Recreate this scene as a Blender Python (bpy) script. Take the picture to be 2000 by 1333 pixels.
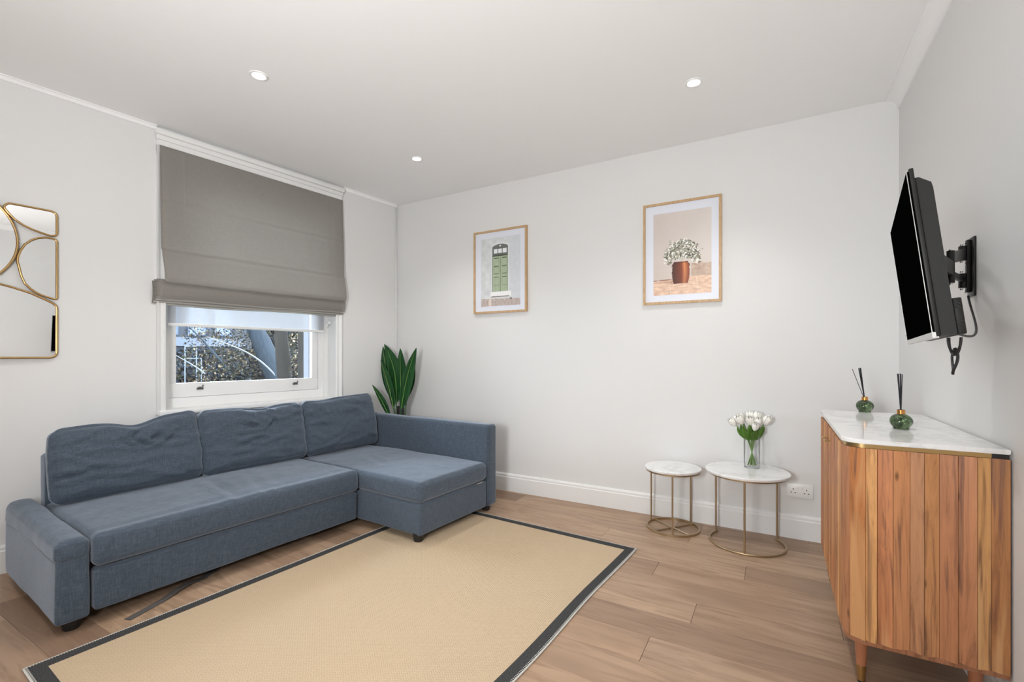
import bpy, bmesh, math, random
from mathutils import Vector, Matrix, noise
random.seed(7)
R = math.radians
for o in list(bpy.data.objects):
    bpy.data.objects.remove(o)
SC = bpy.context.scene
COL = SC.collection

# ------------------------------------------------------------------ camera
cd = bpy.data.cameras.new('camera')
cd.sensor_width = 36.0
cd.lens = 905 / 2000 * 36
cd.shift_y = 29.5 / 2000
cd.clip_start = 0.02
cam = bpy.data.objects.new('camera', cd)
COL.objects.link(cam)
cam.location = (0, 0, 1.165)
cam.rotation_euler = (R(90), 0, R(29.7))
SC.camera = cam

# ------------------------------------------------------------------ world, sun, daylight, exposure
SC.view_settings.view_transform = 'Standard'
SC.view_settings.look = 'None'
SC.view_settings.gamma = 1
SC.view_settings.use_curve_mapping = False
SC.view_settings.exposure = 0.0
W = bpy.data.worlds.new('sky')
SC.world = W
W.use_nodes = True
wn = W.node_tree.nodes
wn['Background'].inputs['Color'].default_value = (0.80, 0.90, 1.0, 1)
wn['Background'].inputs['Strength'].default_value = 22.0

sd = bpy.data.lights.new('sun', 'SUN')
sd.energy = 5.0
sd.angle = R(0.6)
sd.color = (1.0, 0.93, 0.82)
so = bpy.data.objects.new('sun', sd)
COL.objects.link(so)
so.rotation_euler = Vector((0.35, 0.95, 0.85)).to_track_quat('Z', 'Y').to_euler()

def area(name, loc, target, sx, sy, energy, color):
    l = bpy.data.lights.new(name, 'AREA')
    l.shape = 'RECTANGLE'
    l.size, l.size_y = sx, sy
    l.energy = energy
    l.color = color
    o = bpy.data.objects.new(name, l)
    COL.objects.link(o)
    o.location = loc
    o.rotation_euler = (Vector(target) - Vector(loc)).to_track_quat('-Z', 'Y').to_euler()
    return o
# unseen fill lamp added behind the camera, aimed up to brighten the ceiling
area('ceiling_fill', (-0.60, -1.30, 0.90), (-0.75, -0.35, 2.67), 0.9, 0.9, 20, (0.97, 0.985, 1.0))
fk = bpy.data.lights.new('flash_head', 'SPOT')
fk.energy = 252.0
fk.spot_size = R(142); fk.spot_blend = 1.0
fk.shadow_soft_size = 0.22
fk.color = (0.97, 0.985, 1.0)
fo = bpy.data.objects.new('flash_head', fk)
COL.objects.link(fo)
fo.location = (-0.55, -0.62, 1.3)
fo.rotation_euler = (Vector((-1.95, 3.1, 2.5)) - Vector((-0.55, -0.62, 1.3))).to_track_quat('-Z', 'Y').to_euler()
# daylight portal of the sash window (guides sky sampling, emits nothing itself)
pl = bpy.data.lights.new('window_portal', 'AREA')
pl.shape = 'RECTANGLE'; pl.size = 1.3; pl.size_y = 0.75
pl.cycles.is_portal = True
po = bpy.data.objects.new('window_portal', pl)
COL.objects.link(po)
DOWNLIGHT_W = 37.0

# ------------------------------------------------------------------ helpers
def new_obj(name, me, parent=None, mats=()):
    o = bpy.data.objects.new(name, me)
    COL.objects.link(o)
    for m in mats:
        if len(me.materials) < len(mats):
            me.materials.append(m)
    if parent:
        o.parent = parent
    return o

def build(name, bm, mat=None, parent=None, smooth=False, loc=None, rotz=None, autosmooth=None):
    bmesh.ops.recalc_face_normals(bm, faces=bm.faces)
    me = bpy.data.meshes.new(name)
    if smooth:
        for f in bm.faces:
            f.smooth = True
    if autosmooth:
        a = R(autosmooth)
        for f in bm.faces:
            f.smooth = True
        for e in bm.edges:
            if len(e.link_faces) == 2 and e.calc_face_angle(0) > a:
                e.smooth = False
    bm.to_mesh(me)
    bm.free()
    mats = mat if isinstance(mat, (list, tuple)) else ([mat] if mat else [])
    for m in mats:
        me.materials.append(m)
    o = bpy.data.objects.new(name, me)
    COL.objects.link(o)
    if parent:
        o.parent = parent
    if loc:
        o.location = loc
    if rotz is not None:
        o.rotation_euler = (0, 0, rotz)
    return o

def tag(o, label=None, cat=None, group=None, kind=None):
    if label: o['label'] = label
    if cat: o['category'] = cat
    if group: o['group'] = group
    if kind: o['kind'] = kind
    return o

def empty(name, loc=(0, 0, 0), rotz=0.0, label=None, cat=None, group=None, kind=None):
    o = bpy.data.objects.new(name, None)
    COL.objects.link(o)
    o.empty_display_size = 0.05
    o.location = loc
    o.rotation_euler = (0, 0, rotz)
    return tag(o, label, cat, group, kind)

def add_box(bm, x0, x1, y0, y1, z0, z1, bev=0.0, seg=2, mi=0):
    vs = [bm.verts.new((x, y, z)) for x in (x0, x1) for y in (y0, y1) for z in (z0, z1)]
    idx = [(0, 1, 3, 2), (4, 6, 7, 5), (0, 4, 5, 1), (2, 3, 7, 6), (0, 2, 6, 4), (1, 5, 7, 3)]
    fs = [bm.faces.new([vs[i] for i in q]) for q in idx]
    for f in fs: f.material_index = mi
    if bev > 0:
        es = list({e for f in fs for e in f.edges})
        bmesh.ops.bevel(bm, geom=es, offset=bev, segments=seg, profile=0.5, affect='EDGES', material=-1)
    return fs

def box(name, x0, x1, y0, y1, z0, z1, mat, parent=None, bev=0.0, seg=2):
    bm = bmesh.new()
    add_box(bm, min(x0, x1), max(x0, x1), min(y0, y1), max(y0, y1), min(z0, z1), max(z0, z1), bev, seg)
    return build(name, bm, mat, parent, autosmooth=40 if bev else None)

def add_tube(bm, pts, r, n=10, closed=False, caps=True, mi=0):
    pts = [Vector(p) for p in pts]
    rs = r if isinstance(r, (list, tuple)) else [r] * len(pts)
    rings = []
    N = len(pts)
    up = None
    for i, p in enumerate(pts):
        if closed:
            t = pts[(i + 1) % N] - pts[i - 1]
        else:
            t = pts[min(i + 1, N - 1)] - pts[max(i - 1, 0)]
        if t.length < 1e-9: t = Vector((0, 0, 1))
        t.normalize()
        if up is None:
            up = Vector((0, 0, 1)) if abs(t.z) < 0.9 else Vector((1, 0, 0))
        a = up - t * up.dot(t)
        if a.length < 1e-5:
            a = Vector((1, 0, 0)) - t * t.x
        a.normalize(); up = a
        b = t.cross(a)
        rings.append([bm.verts.new(p + (a * math.cos(k * 2 * math.pi / n) + b * math.sin(k * 2 * math.pi / n)) * rs[i]) for k in range(n)])
    m = N if closed else N - 1
    for i in range(m):
        A, B = rings[i], rings[(i + 1) % N]
        for k in range(n):
            f = bm.faces.new((A[k], A[(k + 1) % n], B[(k + 1) % n], B[k])); f.material_index = mi
    if caps and not closed:
        for rr in (rings[0], rings[-1]):
            f = bm.faces.new(rr); f.material_index = mi
    return rings

def add_lathe(bm, prof, n=32, c=(0, 0, 0), cap=True):
    """prof: list of (r, z)"""
    rings = []
    for r, z in prof:
        if r < 1e-6:
            rings.append([bm.verts.new((c[0], c[1], c[2] + z))])
        else:
            rings.append([bm.verts.new((c[0] + r * math.cos(k * 2 * math.pi / n), c[1] + r * math.sin(k * 2 * math.pi / n), c[2] + z)) for k in range(n)])
    for A, B in zip(rings, rings[1:]):
        for k in range(n):
            a = A[k % len(A)]; a2 = A[(k + 1) % len(A)]; b = B[k % len(B)]; b2 = B[(k + 1) % len(B)]
            vs = []
            for v in (a, a2, b2, b):
                if v not in vs: vs.append(v)
            if len(vs) > 2: bm.faces.new(vs)
    if cap:
        for rr in (rings[0], rings[-1]):
            if len(rr) > 2: bm.faces.new(rr)

def add_prism(bm, poly, z0, z1, axis='z'):
    """extrude 2D poly; axis z: (x,y) poly between z0,z1; axis y: (x,z) poly; axis x: (y,z) poly"""
    def P(a, b, h):
        return {'z': (a, b, h), 'y': (a, h, b), 'x': (h, a, b)}[axis]
    A = [bm.verts.new(P(a, b, z0)) for a, b in poly]
    B = [bm.verts.new(P(a, b, z1)) for a, b in poly]
    n = len(poly)
    for i in range(n):
        bm.faces.new((A[i], A[(i + 1) % n], B[(i + 1) % n], B[i]))
    bm.faces.new(A); bm.faces.new(B)

def prism(name, poly, z0, z1, mat, parent=None, axis='z', autosmooth=None):
    bm = bmesh.new()
    add_prism(bm, poly, z0, z1, axis)
    return build(name, bm, mat, parent, autosmooth=autosmooth)

def rbox(x0, x1, y0, y1, z0, z1, r, step=0.04, fn=None, rn=4):
    """rounded box bmesh with dense grid; fn(p, u, v, w) returns displaced p (u,v,w in -1..1)"""
    lo = Vector((x0, y0, z0)); hi = Vector((x1, y1, z1)); c = (lo + hi) / 2; h = (hi - lo) / 2
    def coords(s):
        rr = min(r, s * 0.98)
        e = [-s + rr * (1 - math.cos(math.pi / 2 * i / rn)) for i in range(rn)]
        # equal-angle samples on the rounding
        e = [-(s - rr) - rr * math.tan(math.pi / 4 * (1 - i / rn)) if True else 0 for i in range(rn)]
        n = max(2, int(2 * (s - rr) / step))
        inner = [-(s - rr) + 2 * (s - rr) * i / n for i in range(n + 1)]
        return e + inner + [-v for v in reversed(e)]
    cs = [coords(h[i]) for i in range(3)]
    bm = bmesh.new()
    cache = {}
    rr = [min(r, h[i] * 0.98) for i in range(3)]
    R0 = min(rr)
    def V(x, y, z):
        k = (round(x, 5), round(y, 5), round(z, 5))
        if k in cache: return cache[k]
        p = Vector((x, y, z))
        q = Vector([max(-(h[i] - R0), min(h[i] - R0, p[i])) for i in range(3)])
        d = p - q
        if d.length > 1e-9: d.normalize()
        p2 = q + d * R0
        if fn: p2 = fn(p2, x / h[0], y / h[1], z / h[2])
        v = bm.verts.new(p2 + c)
        cache[k] = v
        return v
    for ax in range(3):
        a, b = (ax + 1) % 3, (ax + 2) % 3
        for s in (-1, 1):
            for i in range(len(cs[a]) - 1):
                for j in range(len(cs[b]) - 1):
                    vs = []
                    for (ii, jj) in ((i, j), (i + 1, j), (i + 1, j + 1), (i, j + 1)):
                        p = [0, 0, 0]; p[ax] = s * h[ax]; p[a] = cs[a][ii]; p[b] = cs[b][jj]
                        v = V(*p)
                        if v not in vs: vs.append(v)
                    if len(vs) > 2:
                        try: bm.faces.new(vs)
                        except ValueError: pass
    return bm

# ------------------------------------------------------------------ materials
def srgb(r, g, b):
    f = lambda c: (c / 255 / 12.92) if c / 255 <= 0.04045 else ((c / 255 + 0.055) / 1.055) ** 2.4
    return (f(r), f(g), f(b), 1)

def base_mat(name, col=(0.5, 0.5, 0.5, 1), rough=0.5, metal=0.0, spec=0.5, **kw):
    m = bpy.data.materials.new(name)
    m.use_nodes = True
    b = m.node_tree.nodes['Principled BSDF']
    b.inputs['Base Color'].default_value = col
    b.inputs['Roughness'].default_value = rough
    b.inputs['Metallic'].default_value = metal
    b.inputs['Specular IOR Level'].default_value = spec
    for k, v in kw.items():
        b.inputs[k].default_value = v
    return m

class NT:
    def __init__(s, m):
        s.t = m.node_tree; s.n = s.t.nodes; s.l = s.t.links
        s.b = s.n.get('Principled BSDF')
    def node(s, typ, **kw):
        nd = s.n.new(typ)
        for k, v in kw.items():
            setattr(nd, k, v)
        return nd
    def link(s, a, b): s.l.new(a, b)
    def coords(s, scale=(1, 1, 1), rnd=False, kind='Object'):
        tc = s.node('ShaderNodeTexCoord')
        mp = s.node('ShaderNodeMapping')
        mp.inputs['Scale'].default_value = scale
        s.link(tc.outputs[kind], mp.inputs['Vector'])
        if rnd:
            oi = s.node('ShaderNodeObjectInfo')
            mu = s.node('ShaderNodeMath', operation='MULTIPLY'); mu.inputs[1].default_value = 37.0
            s.link(oi.outputs['Random'], mu.inputs[0])
            cb = s.node('ShaderNodeCombineXYZ')
            for i in range(3): s.link(mu.outputs[0], cb.inputs[i])
            s.link(cb.outputs[0], mp.inputs['Location'])
        return mp.outputs[0]
    def noise(s, vec, scale=5, detail=3, rough=0.5, dist=0.0):
        nz = s.node('ShaderNodeTexNoise')
        nz.inputs['Scale'].default_value = scale
        nz.inputs['Detail'].default_value = detail
        nz.inputs['Roughness'].default_value = rough
        nz.inputs['Distortion'].default_value = dist
        s.link(vec, nz.inputs['Vector'])
        return nz.outputs['Fac']
    def ramp(s, fac, stops, interp='LINEAR'):
        r = s.node('ShaderNodeValToRGB')
        r.color_ramp.interpolation = interp
        els = r.color_ramp.elements
        while len(els) < len(stops): els.new(0.5)
        for e, (p, c) in zip(els, stops):
            e.position = p; e.color = c if len(c) == 4 else (*c, 1)
        s.link(fac, r.inputs[0])
        return r.outputs[0]
    def mix(s, fac, a, b, mode='MIX'):
        mx = s.node('ShaderNodeMix', data_type='RGBA', blend_type=mode)
        for i, v in ((0, fac), (6, a), (7, b)):
            if isinstance(v, (int, float)): mx.inputs[i].default_value = v
            elif isinstance(v, tuple): mx.inputs[i].default_value = v
            else: s.link(v, mx.inputs[i])
        return mx.outputs[2]
    def math(s, op, a, b=None, c=None):
        m = s.node('ShaderNodeMath', operation=op)
        for i, v in enumerate((a, b, c)):
            if v is None: continue
            if isinstance(v, (int, float)): m.inputs[i].default_value = v
            else: s.link(v, m.inputs[i])
        return m.outputs[0]
    def bump(s, h, strength=0.2, dist=0.002):
        bp = s.node('ShaderNodeBump')
        bp.inputs['Strength'].default_value = strength
        bp.inputs['Distance'].default_value = dist
        s.link(h, bp.inputs['Height'])
        s.link(bp.outputs[0], s.b.inputs['Normal'])
    def color(s, c): s.link(c, s.b.inputs['Base Color'])

def paint_mat(name, col, rough=0.6):
    m = base_mat(name, col, rough, spec=0.3)
    t = NT(m)
    v = t.coords()
    n1 = t.noise(v, 1.3, 2)
    c = t.mix(n1, tuple(x * 0.985 for x in col[:3]) + (1,), col)
    t.color(c)
    t.bump(t.noise(v, 160, 2), 0.05, 0.0006)
    return m

M = {}
M['wall'] = paint_mat('wall_paint', (0.765, 0.765, 0.757, 1), 0.7)
M['ceil'] = paint_mat('ceiling_paint', (0.915, 0.915, 0.912, 1), 0.8)
M['trim'] = paint_mat('white_gloss_paint', (0.84, 0.84, 0.83, 1), 0.35)

def fabric(name, col, dark, light, s1=60, bump=0.35, sheen=0.15, streak=12):
    m = base_mat(name, col, 0.9, spec=0.12)
    t = NT(m)
    t.b.inputs['Sheen Weight'].default_value = sheen
    t.b.inputs['Sheen Roughness'].default_value = 0.45
    t.b.inputs['Sheen Tint'].default_value = (0.8, 0.88, 1, 1)
    # slubby linen: threads running along the piece and up it
    a = t.noise(t.coords((1, 1, streak)), s1, 3, 0.6)
    b = t.noise(t.coords((streak, streak, 1)), s1, 3, 0.6)
    w = t.math('MULTIPLY', t.math('ADD', a, b), 0.5)
    c = t.ramp(w, [(0.36, dark), (0.5, col), (0.64, light)])
    f = t.noise(t.coords((1, 1, 1)), 420, 1)
    t.color(c)
    t.bump(t.math('ADD', w, t.math('MULTIPLY', f, 0.5)), bump, 0.001)
    return m
M['sofa'] = fabric('blue_grey_linen', srgb(73, 83, 95), srgb(62, 71, 82), srgb(87, 97, 109), 26, 0.3, 0.50)
M['blind'] = fabric('taupe_linen', srgb(184, 179, 172), srgb(178, 173, 166), srgb(190, 185, 178), 26, 0.12, 0.0, 18)
M['blind_edge'] = base_mat('cream_lining', srgb(242, 238, 230), 0.8)

# sheer roller fabric: thin woven cloth that lets part of the light through
m = base_mat('sheer_cloth', (0.85, 0.86, 0.88, 1), 0.9)
t = NT(m)
tr = t.node('ShaderNodeBsdfTransparent'); tl = t.node('ShaderNodeBsdfTranslucent')
tl.inputs['Color'].default_value = (0.34, 0.345, 0.355, 1)
ms = t.node('ShaderNodeMixShader'); ms.inputs[0].default_value = 0.6
t.link(t.b.outputs[0], ms.inputs[1]); t.link(tl.outputs[0], ms.inputs[2])
ms2 = t.node('ShaderNodeMixShader'); ms2.inputs[0].default_value = 0.22
t.link(ms.outputs[0], ms2.inputs[1]); t.link(tr.outputs[0], ms2.inputs[2])
t.link(ms2.outputs[0], t.n['Material Output'].inputs[0])
M['sheer'] = m

# window pane: clear with mirror-like reflections
m = bpy.data.materials.new('window_glass'); m.use_nodes = True
t = NT(m)
tr = t.node('ShaderNodeBsdfTransparent'); gl = t.node('ShaderNodeBsdfGlossy'); gl.inputs['Roughness'].default_value = 0.01
fr = t.node('ShaderNodeFresnel'); fr.inputs[0].default_value = 1.45
tr.inputs[0].default_value = (0.96, 0.98, 1, 1)
ms = t.node('ShaderNodeMixShader')
t.link(fr.outputs[0], ms.inputs[0]); t.link(tr.outputs[0], ms.inputs[1]); t.link(gl.outputs[0], ms.inputs[2])
t.link(ms.outputs[0], t.n['Material Output'].inputs[0])
M['pane'] = m
m = bpy.data.materials.new('vase_glass'); m.use_nodes = True
t = NT(m)
tr = t.node('ShaderNodeBsdfTransparent'); gl = t.node('ShaderNodeBsdfGlossy'); gl.inputs['Roughness'].default_value = 0.03
fr = t.node('ShaderNodeLayerWeight'); fr.inputs[0].default_value = 0.10
tr.inputs[0].default_value = (0.985, 0.99, 0.988, 1)
ms = t.node('ShaderNodeMixShader')
t.link(t.math('MULTIPLY', fr.outputs[0], 0.8), ms.inputs[0]); t.link(tr.outputs[0], ms.inputs[1]); t.link(gl.outputs[0], ms.inputs[2])
t.link(ms.outputs[0], t.n['Material Output'].inputs[0])
M['vase'] = m
M['glass'] = base_mat('clear_glass', (1, 1, 1, 1), 0.0, **{'Transmission Weight': 1.0, 'IOR': 1.45})
M['water'] = base_mat('water', (0.97, 0.99, 0.97, 1), 0.0, **{'Transmission Weight': 1.0, 'IOR': 1.33})

M['gold'] = base_mat('brushed_brass', srgb(196, 164, 112), 0.28, 1.0)
M['gold_leg'] = base_mat('antique_gold_metal', srgb(176, 154, 122), 0.38, 0.85)
M['copper'] = base_mat('copper_gold', srgb(226, 160, 90), 0.2, 1.0)
M['mirror'] = base_mat('silvered_glass', (0.93, 0.94, 0.94, 1), 0.01, 1.0)
M['black'] = base_mat('black_plastic', (0.012, 0.012, 0.012, 1), 0.45)
M['tvback'] = base_mat('dark_tv_plastic', srgb(30, 30, 28), 0.5, spec=0.3)
M['screen'] = base_mat('tv_screen', (0.0015, 0.0015, 0.0015, 1), 0.5, spec=0.0)
M['silver'] = base_mat('silver_bezel', srgb(200, 200, 198), 0.3, 0.7)
M['black_metal'] = base_mat('black_metal', (0.015, 0.015, 0.015, 1), 0.4, 0.3)
M['grey_metal'] = base_mat('grey_metal', srgb(110, 110, 108), 0.4, 0.6)
M['chrome'] = base_mat('chrome', (0.8, 0.8, 0.8, 1), 0.15, 1.0)
M['sofaleg'] = base_mat('black_sofa_leg', (0.012, 0.012, 0.012, 1), 0.5)
M['dark'] = base_mat('dark_gap', (0.02, 0.018, 0.016, 1), 0.9)
M['white_plastic'] = base_mat('white_plastic', srgb(236, 236, 234), 0.3)
M['strap'] = base_mat('webbing', srgb(84, 80, 78), 0.85)
M['reed'] = base_mat('black_reed', (0.01, 0.01, 0.014, 1), 0.7)
m = base_mat('green_glass', (0.12, 0.20, 0.10, 1), 0.03, **{'Transmission Weight': 0.75, 'IOR': 1.5})
t = NT(m); v = t.coords()
t.color(t.ramp(t.noise(v, 45, 3, 0.6, 1.5), [(0.35, (0.01, 0.02, 0.01)), (0.5, (0.07, 0.12, 0.05)), (0.66, (0.30, 0.42, 0.22))]))
M['green_glass'] = m
m = base_mat('lamp_lens', (1, 1, 1, 1), 0.4)
m.node_tree.nodes['Principled BSDF'].inputs['Emission Color'].default_value = (1, 0.98, 0.95, 1)
m.node_tree.nodes['Principled BSDF'].inputs['Emission Strength'].default_value = 12
M['lens'] = m
M['leaf'] = base_mat('plant_leaf', srgb(40, 100, 52), 0.38)
t = NT(M['leaf'])
v = t.coords((1, 1, 1))
oi = t.node('ShaderNodeObjectInfo')
t.color(t.mix(oi.outputs['Random'], t.ramp(t.noise(t.coords((60, 60, 4)), 1, 2), [(0.3, srgb(22, 74, 36)), (0.7, srgb(48, 112, 54))]),
              t.ramp(t.noise(t.coords((60, 60, 4)), 1.3, 2), [(0.3, srgb(18, 58, 40)), (0.7, srgb(66, 132, 66))])))
M['leaf_rib'] = base_mat('leaf_midrib', srgb(130, 170, 80), 0.5)
M['tulip_leaf'] = base_mat('tulip_leaf', srgb(112, 158, 62), 0.5)
M['tulip_stem'] = base_mat('tulip_stem', srgb(118, 146, 84), 0.5)
M['petal'] = base_mat('white_petal', srgb(248, 247, 240), 0.55, **{'Subsurface Weight': 0.2, 'Subsurface Radius': (0.01, 0.01, 0.008)})
M['frame_wood'] = base_mat('light_oak_frame', srgb(198, 164, 122), 0.5)
t = NT(M['frame_wood'])
t.color(t.ramp(t.noise(t.coords((14, 14, 1.5)), 12, 3), [(0.3, srgb(180, 146, 104)), (0.7, srgb(208, 176, 136))]))
M['mat_board'] = base_mat('mat_board', srgb(226, 230, 240), 0.4)
M['soil'] = base_mat('dark_pot', srgb(32, 30, 30), 0.5)

# marble
def marble(name, rnd=True):
    m = base_mat(name, (0.9, 0.9, 0.89, 1), 0.12, spec=0.5)
    t = NT(m)
    v = t.coords((1, 1, 1), rnd)
    w = t.noise(v, 3.0, 5, 0.6)
    add = t.node('ShaderNodeVectorMath', operation='ADD')
    cb = t.node('ShaderNodeCombineXYZ')
    mm = t.math('MULTIPLY', w, 0.9)
    for i in range(3): t.link(mm, cb.inputs[i])
    t.link(v, add.inputs[0]); t.link(cb.outputs[0], add.inputs[1])
    n2 = t.noise(add.outputs[0], 2.2, 6, 0.55, 0.6)
    d = t.math('ABSOLUTE', t.math('SUBTRACT', n2, 0.5))
    vein = t.ramp(d, [(0.0, (1, 1, 1)), (0.035, (0.25, 0.25, 0.25)), (0.1, (0, 0, 0))])
    cloud = t.ramp(t.noise(v, 4.0, 4, 0.6), [(0.45, (0, 0, 0)), (0.75, (1, 1, 1))])
    c = t.mix(t.math('MULTIPLY', vein, 0.32), (0.86, 0.86, 0.855, 1), (0.40, 0.40, 0.41, 1))
    c = t.mix(t.math('MULTIPLY', cloud, 0.25), c, (0.68, 0.68, 0.69, 1))
    t.color(c)
    return m
M['marble'] = marble('white_marble')

# acacia slats
def acacia(name):
    m = base_mat(name, srgb(160, 105, 70), 0.45, spec=0.35)
    t = NT(m)
    v = t.coords((1, 1, 0.09), True)
    oi = t.node('ShaderNodeObjectInfo')
    warp = t.noise(v, 14, 3, 0.5, 0.5)
    g = t.noise(t.coords((1, 1, 0.07), True), 34, 5, 0.68, 1.8)
    fine = t.noise(t.coords((1, 1, 0.03), True), 260, 2, 0.6)
    base = oi.outputs['Color']
    darkc = t.mix(0.55, base, srgb(104, 64, 46))
    lightc = t.mix(0.5, base, srgb(220, 178, 128))
    c = t.mix(t.ramp(g, [(0.36, (1, 1, 1)), (0.47, (0.35, 0.35, 0.35)), (0.60, (0, 0, 0))]), base, darkc)
    st = t.noise(t.coords((1, 1, 0.05), True), 17, 3, 0.5, 2.2)
    c = t.mix(t.ramp(st, [(0.60, (0, 0, 0)), (0.68, (0.75, 0.75, 0.75)), (0.76, (0, 0, 0))]), c, srgb(112, 78, 66))
    c = t.mix(t.ramp(warp, [(0.60, (0, 0, 0)), (0.70, (1, 1, 1))]), c, lightc)
    kn = t.node('ShaderNodeTexVoronoi'); kn.inputs['Scale'].default_value = 5
    t.link(t.coords((2.2, 2.2, 0.9), True), kn.inputs['Vector'])
    c = t.mix(t.ramp(kn.outputs['Distance'], [(0.03, (0.8, 0.8, 0.8)), (0.10, (0, 0, 0))]), c, srgb(70, 42, 28))
    c = t.mix(t.math('MULTIPLY', fine, 0.16), c, srgb(80, 46, 30))
    t.color(c)
    t.bump(g, 0.08, 0.001)
    return m
M['acacia'] = acacia('acacia_wood')
M['leg_wood'] = base_mat('leg_wood', srgb(176, 116, 82), 0.4)

# floor boards
m = base_mat('oak_board', srgb(176, 146, 118), 0.42, spec=0.35)
t = NT(m)
oi = t.node('ShaderNodeObjectInfo')
v = t.coords((0.10, 1, 1), True)
g = t.noise(v, 26, 5, 0.62, 0.9)
g2 = t.noise(t.coords((0.05, 1, 1), True), 130, 3, 0.6)
cl = t.noise(t.coords((0.35, 1, 1), True), 4.5, 2, 0.5)
base = t.ramp(oi.outputs['Random'], [(0.0, srgb(138, 113, 94)), (0.25, srgb(166, 139, 116)), (0.5, srgb(183, 155, 130)), (0.8, srgb(176, 147, 121)), (1.0, srgb(188, 160, 134))])
c = t.mix(t.ramp(g, [(0.36, (1, 1, 1)), (0.56, (0, 0, 0))]), base, t.mix(0.52, base, srgb(116, 90, 70)))
c = t.mix(t.ramp(cl, [(0.5, (0, 0, 0)), (0.78, (1, 1, 1))]), c, t.mix(0.46, base, srgb(120, 94, 76)))
c = t.mix(t.math('MULTIPLY', g2, 0.22), c, srgb(122, 96, 76))
t.color(c)
t.bump(g2, 0.06, 0.001)
M['board'] = m

# jute rug
m = base_mat('jute_weave', srgb(206, 176, 132), 0.95, spec=0.1)
t = NT(m)
tc = t.node('ShaderNodeTexCoord'); sx = t.node('ShaderNodeSeparateXYZ')
t.link(tc.outputs['Object'], sx.inputs[0])
zig = t.math('PINGPONG', sx.outputs[0], 0.016)
ph = t.math('ADD', t.math('MULTIPLY', sx.outputs[1], 1.0), t.math('MULTIPLY', zig, 0.9))
wv = t.math('SINE', t.math('MULTIPLY', ph, 2 * math.pi / 0.011))
wv = t.math('MULTIPLY_ADD', wv, 0.5, 0.5)
nz = t.noise(t.coords((1, 1, 1)), 90, 3, 0.6)
nb = t.noise(t.coords((1, 1, 1)), 3, 3, 0.5)
c = t.mix(t.math('MULTIPLY', wv, 0.55), srgb(176, 156, 130), srgb(209, 189, 162))
c = t.mix(t.math('MULTIPLY', nz, 0.45), c, srgb(190, 168, 140))
c = t.mix(t.ramp(nb, [(0.4, (0, 0, 0)), (0.7, (0.3, 0.3, 0.3))]), c, srgb(190, 166, 136))
t.color(c)
t.bump(t.math('ADD', wv, nz), 0.5, 0.0015)
M['jute'] = m
m = base_mat('charcoal_tape', srgb(58, 58, 58), 0.95, spec=0.1)
t = NT(m)
t.color(t.ramp(t.noise(t.coords(), 260, 3, 0.6), [(0.35, srgb(44, 44, 45)), (0.7, srgb(84, 84, 84))]))
M['tape'] = m
M['stitch'] = base_mat('pale_stitching', srgb(196, 194, 188), 0.9)

# ------------------------------------------------------------------ room shell
H = 2.675
BY = 3.474       # back wall (skirting face at 3.456)
RX = 0.623       # right wall
NY = -3.2        # wall behind the camera
P0 = Vector((-3.299, 3.456, 0))   # corner used as origin of the left wall
TH = -math.atan2(0.1166, 0.993)    # left wall runs 6.7 deg off square
Lm = Matrix.Translation(P0) @ Matrix.Rotation(TH, 4, 'Z')
def LW(off, s, z):               # point from the left wall: off = out of the wall, s = distance from the far corner
    return Lm @ Vector((off, -s, z))
def lw_empty(name, off, s, z, **kw):
    return empty(name, tuple(LW(off, s, z)), TH, **kw)

# floor
fl = empty('floor', (0, 0, 0), kind='structure')
box('subfloor', -4.4, 0.75, NY - 0.1, BY + 0.1, -0.10, -0.0125, M['dark'], fl)
PW = 0.1835; PL = 1.22
bmp = bmesh.new()
add_box(bmp, 0.0004, PL - 0.0004, 0.0004, PW - 0.0004, -0.0125, 0.0, 0.0007, 1)
plank_me = None
known = {2.507: -0.575, 2.323: -0.98, 2.140: -0.325, 1.956: -0.80, 1.773: -0.455, 2.690: -0.145, 2.873: -0.98, 3.057: -1.70, 3.240: -0.60, 1.590: -0.07}
y = 2.69 - PW * 30
pcount = 0
while y < BY:
    off = None
    for k, xk in known.items():
        if abs(k - y) < 0.02: off = xk
    if off is None: off = random.uniform(0, PL)
    x = off - PL * 6
    while x < RX:
        x0 = x; x1 = x + PL
        if x1 > -4.1 and x0 < RX and y > NY:
            cx0 = max(x0, -4.1); cx1 = min(x1, RX)
            cy1 = min(y + PW, BY)
            if cx1 - cx0 > 0.02 and cy1 - y > 0.01:
                if cx0 == x0 and cx1 == x1 and cy1 == y + PW:
                    if plank_me is None:
                        o = build('plank', bmp, M['board'], fl); plank_me = o.data
                    else:
                        o = bpy.data.objects.new('plank', plank_me); COL.objects.link(o); o.parent = fl
                    o.location = (x0, y, 0)
                else:
                    b2 = bmesh.new()
                    add_box(b2, 0.0008, cx1 - cx0 - 0.0008, 0.0006, cy1 - y - 0.0006, -0.0125, 0.0, 0.0009, 1)
                    o = build('plank', b2, M['board'], fl); o.location = (cx0, y, 0)
        x += PL
    y += PW

tag(box('ceiling', -4.4, RX + 0.25, NY - 0.15, BY + 0.2, H, H + 0.2, M['ceil']), kind='structure')
tag(box('wall_back', -3.62, RX + 0.2, BY, BY + 0.15, 0, H, M['wall']), kind='structure')
tag(box('wall_right', RX, RX + 0.15, NY - 0.15, BY, 0, H, M['wall']), kind='structure')
tag(box('wall_behind', -4.4, RX, NY - 0.15, NY, 0, H, M['wall']), kind='structure')

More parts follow.
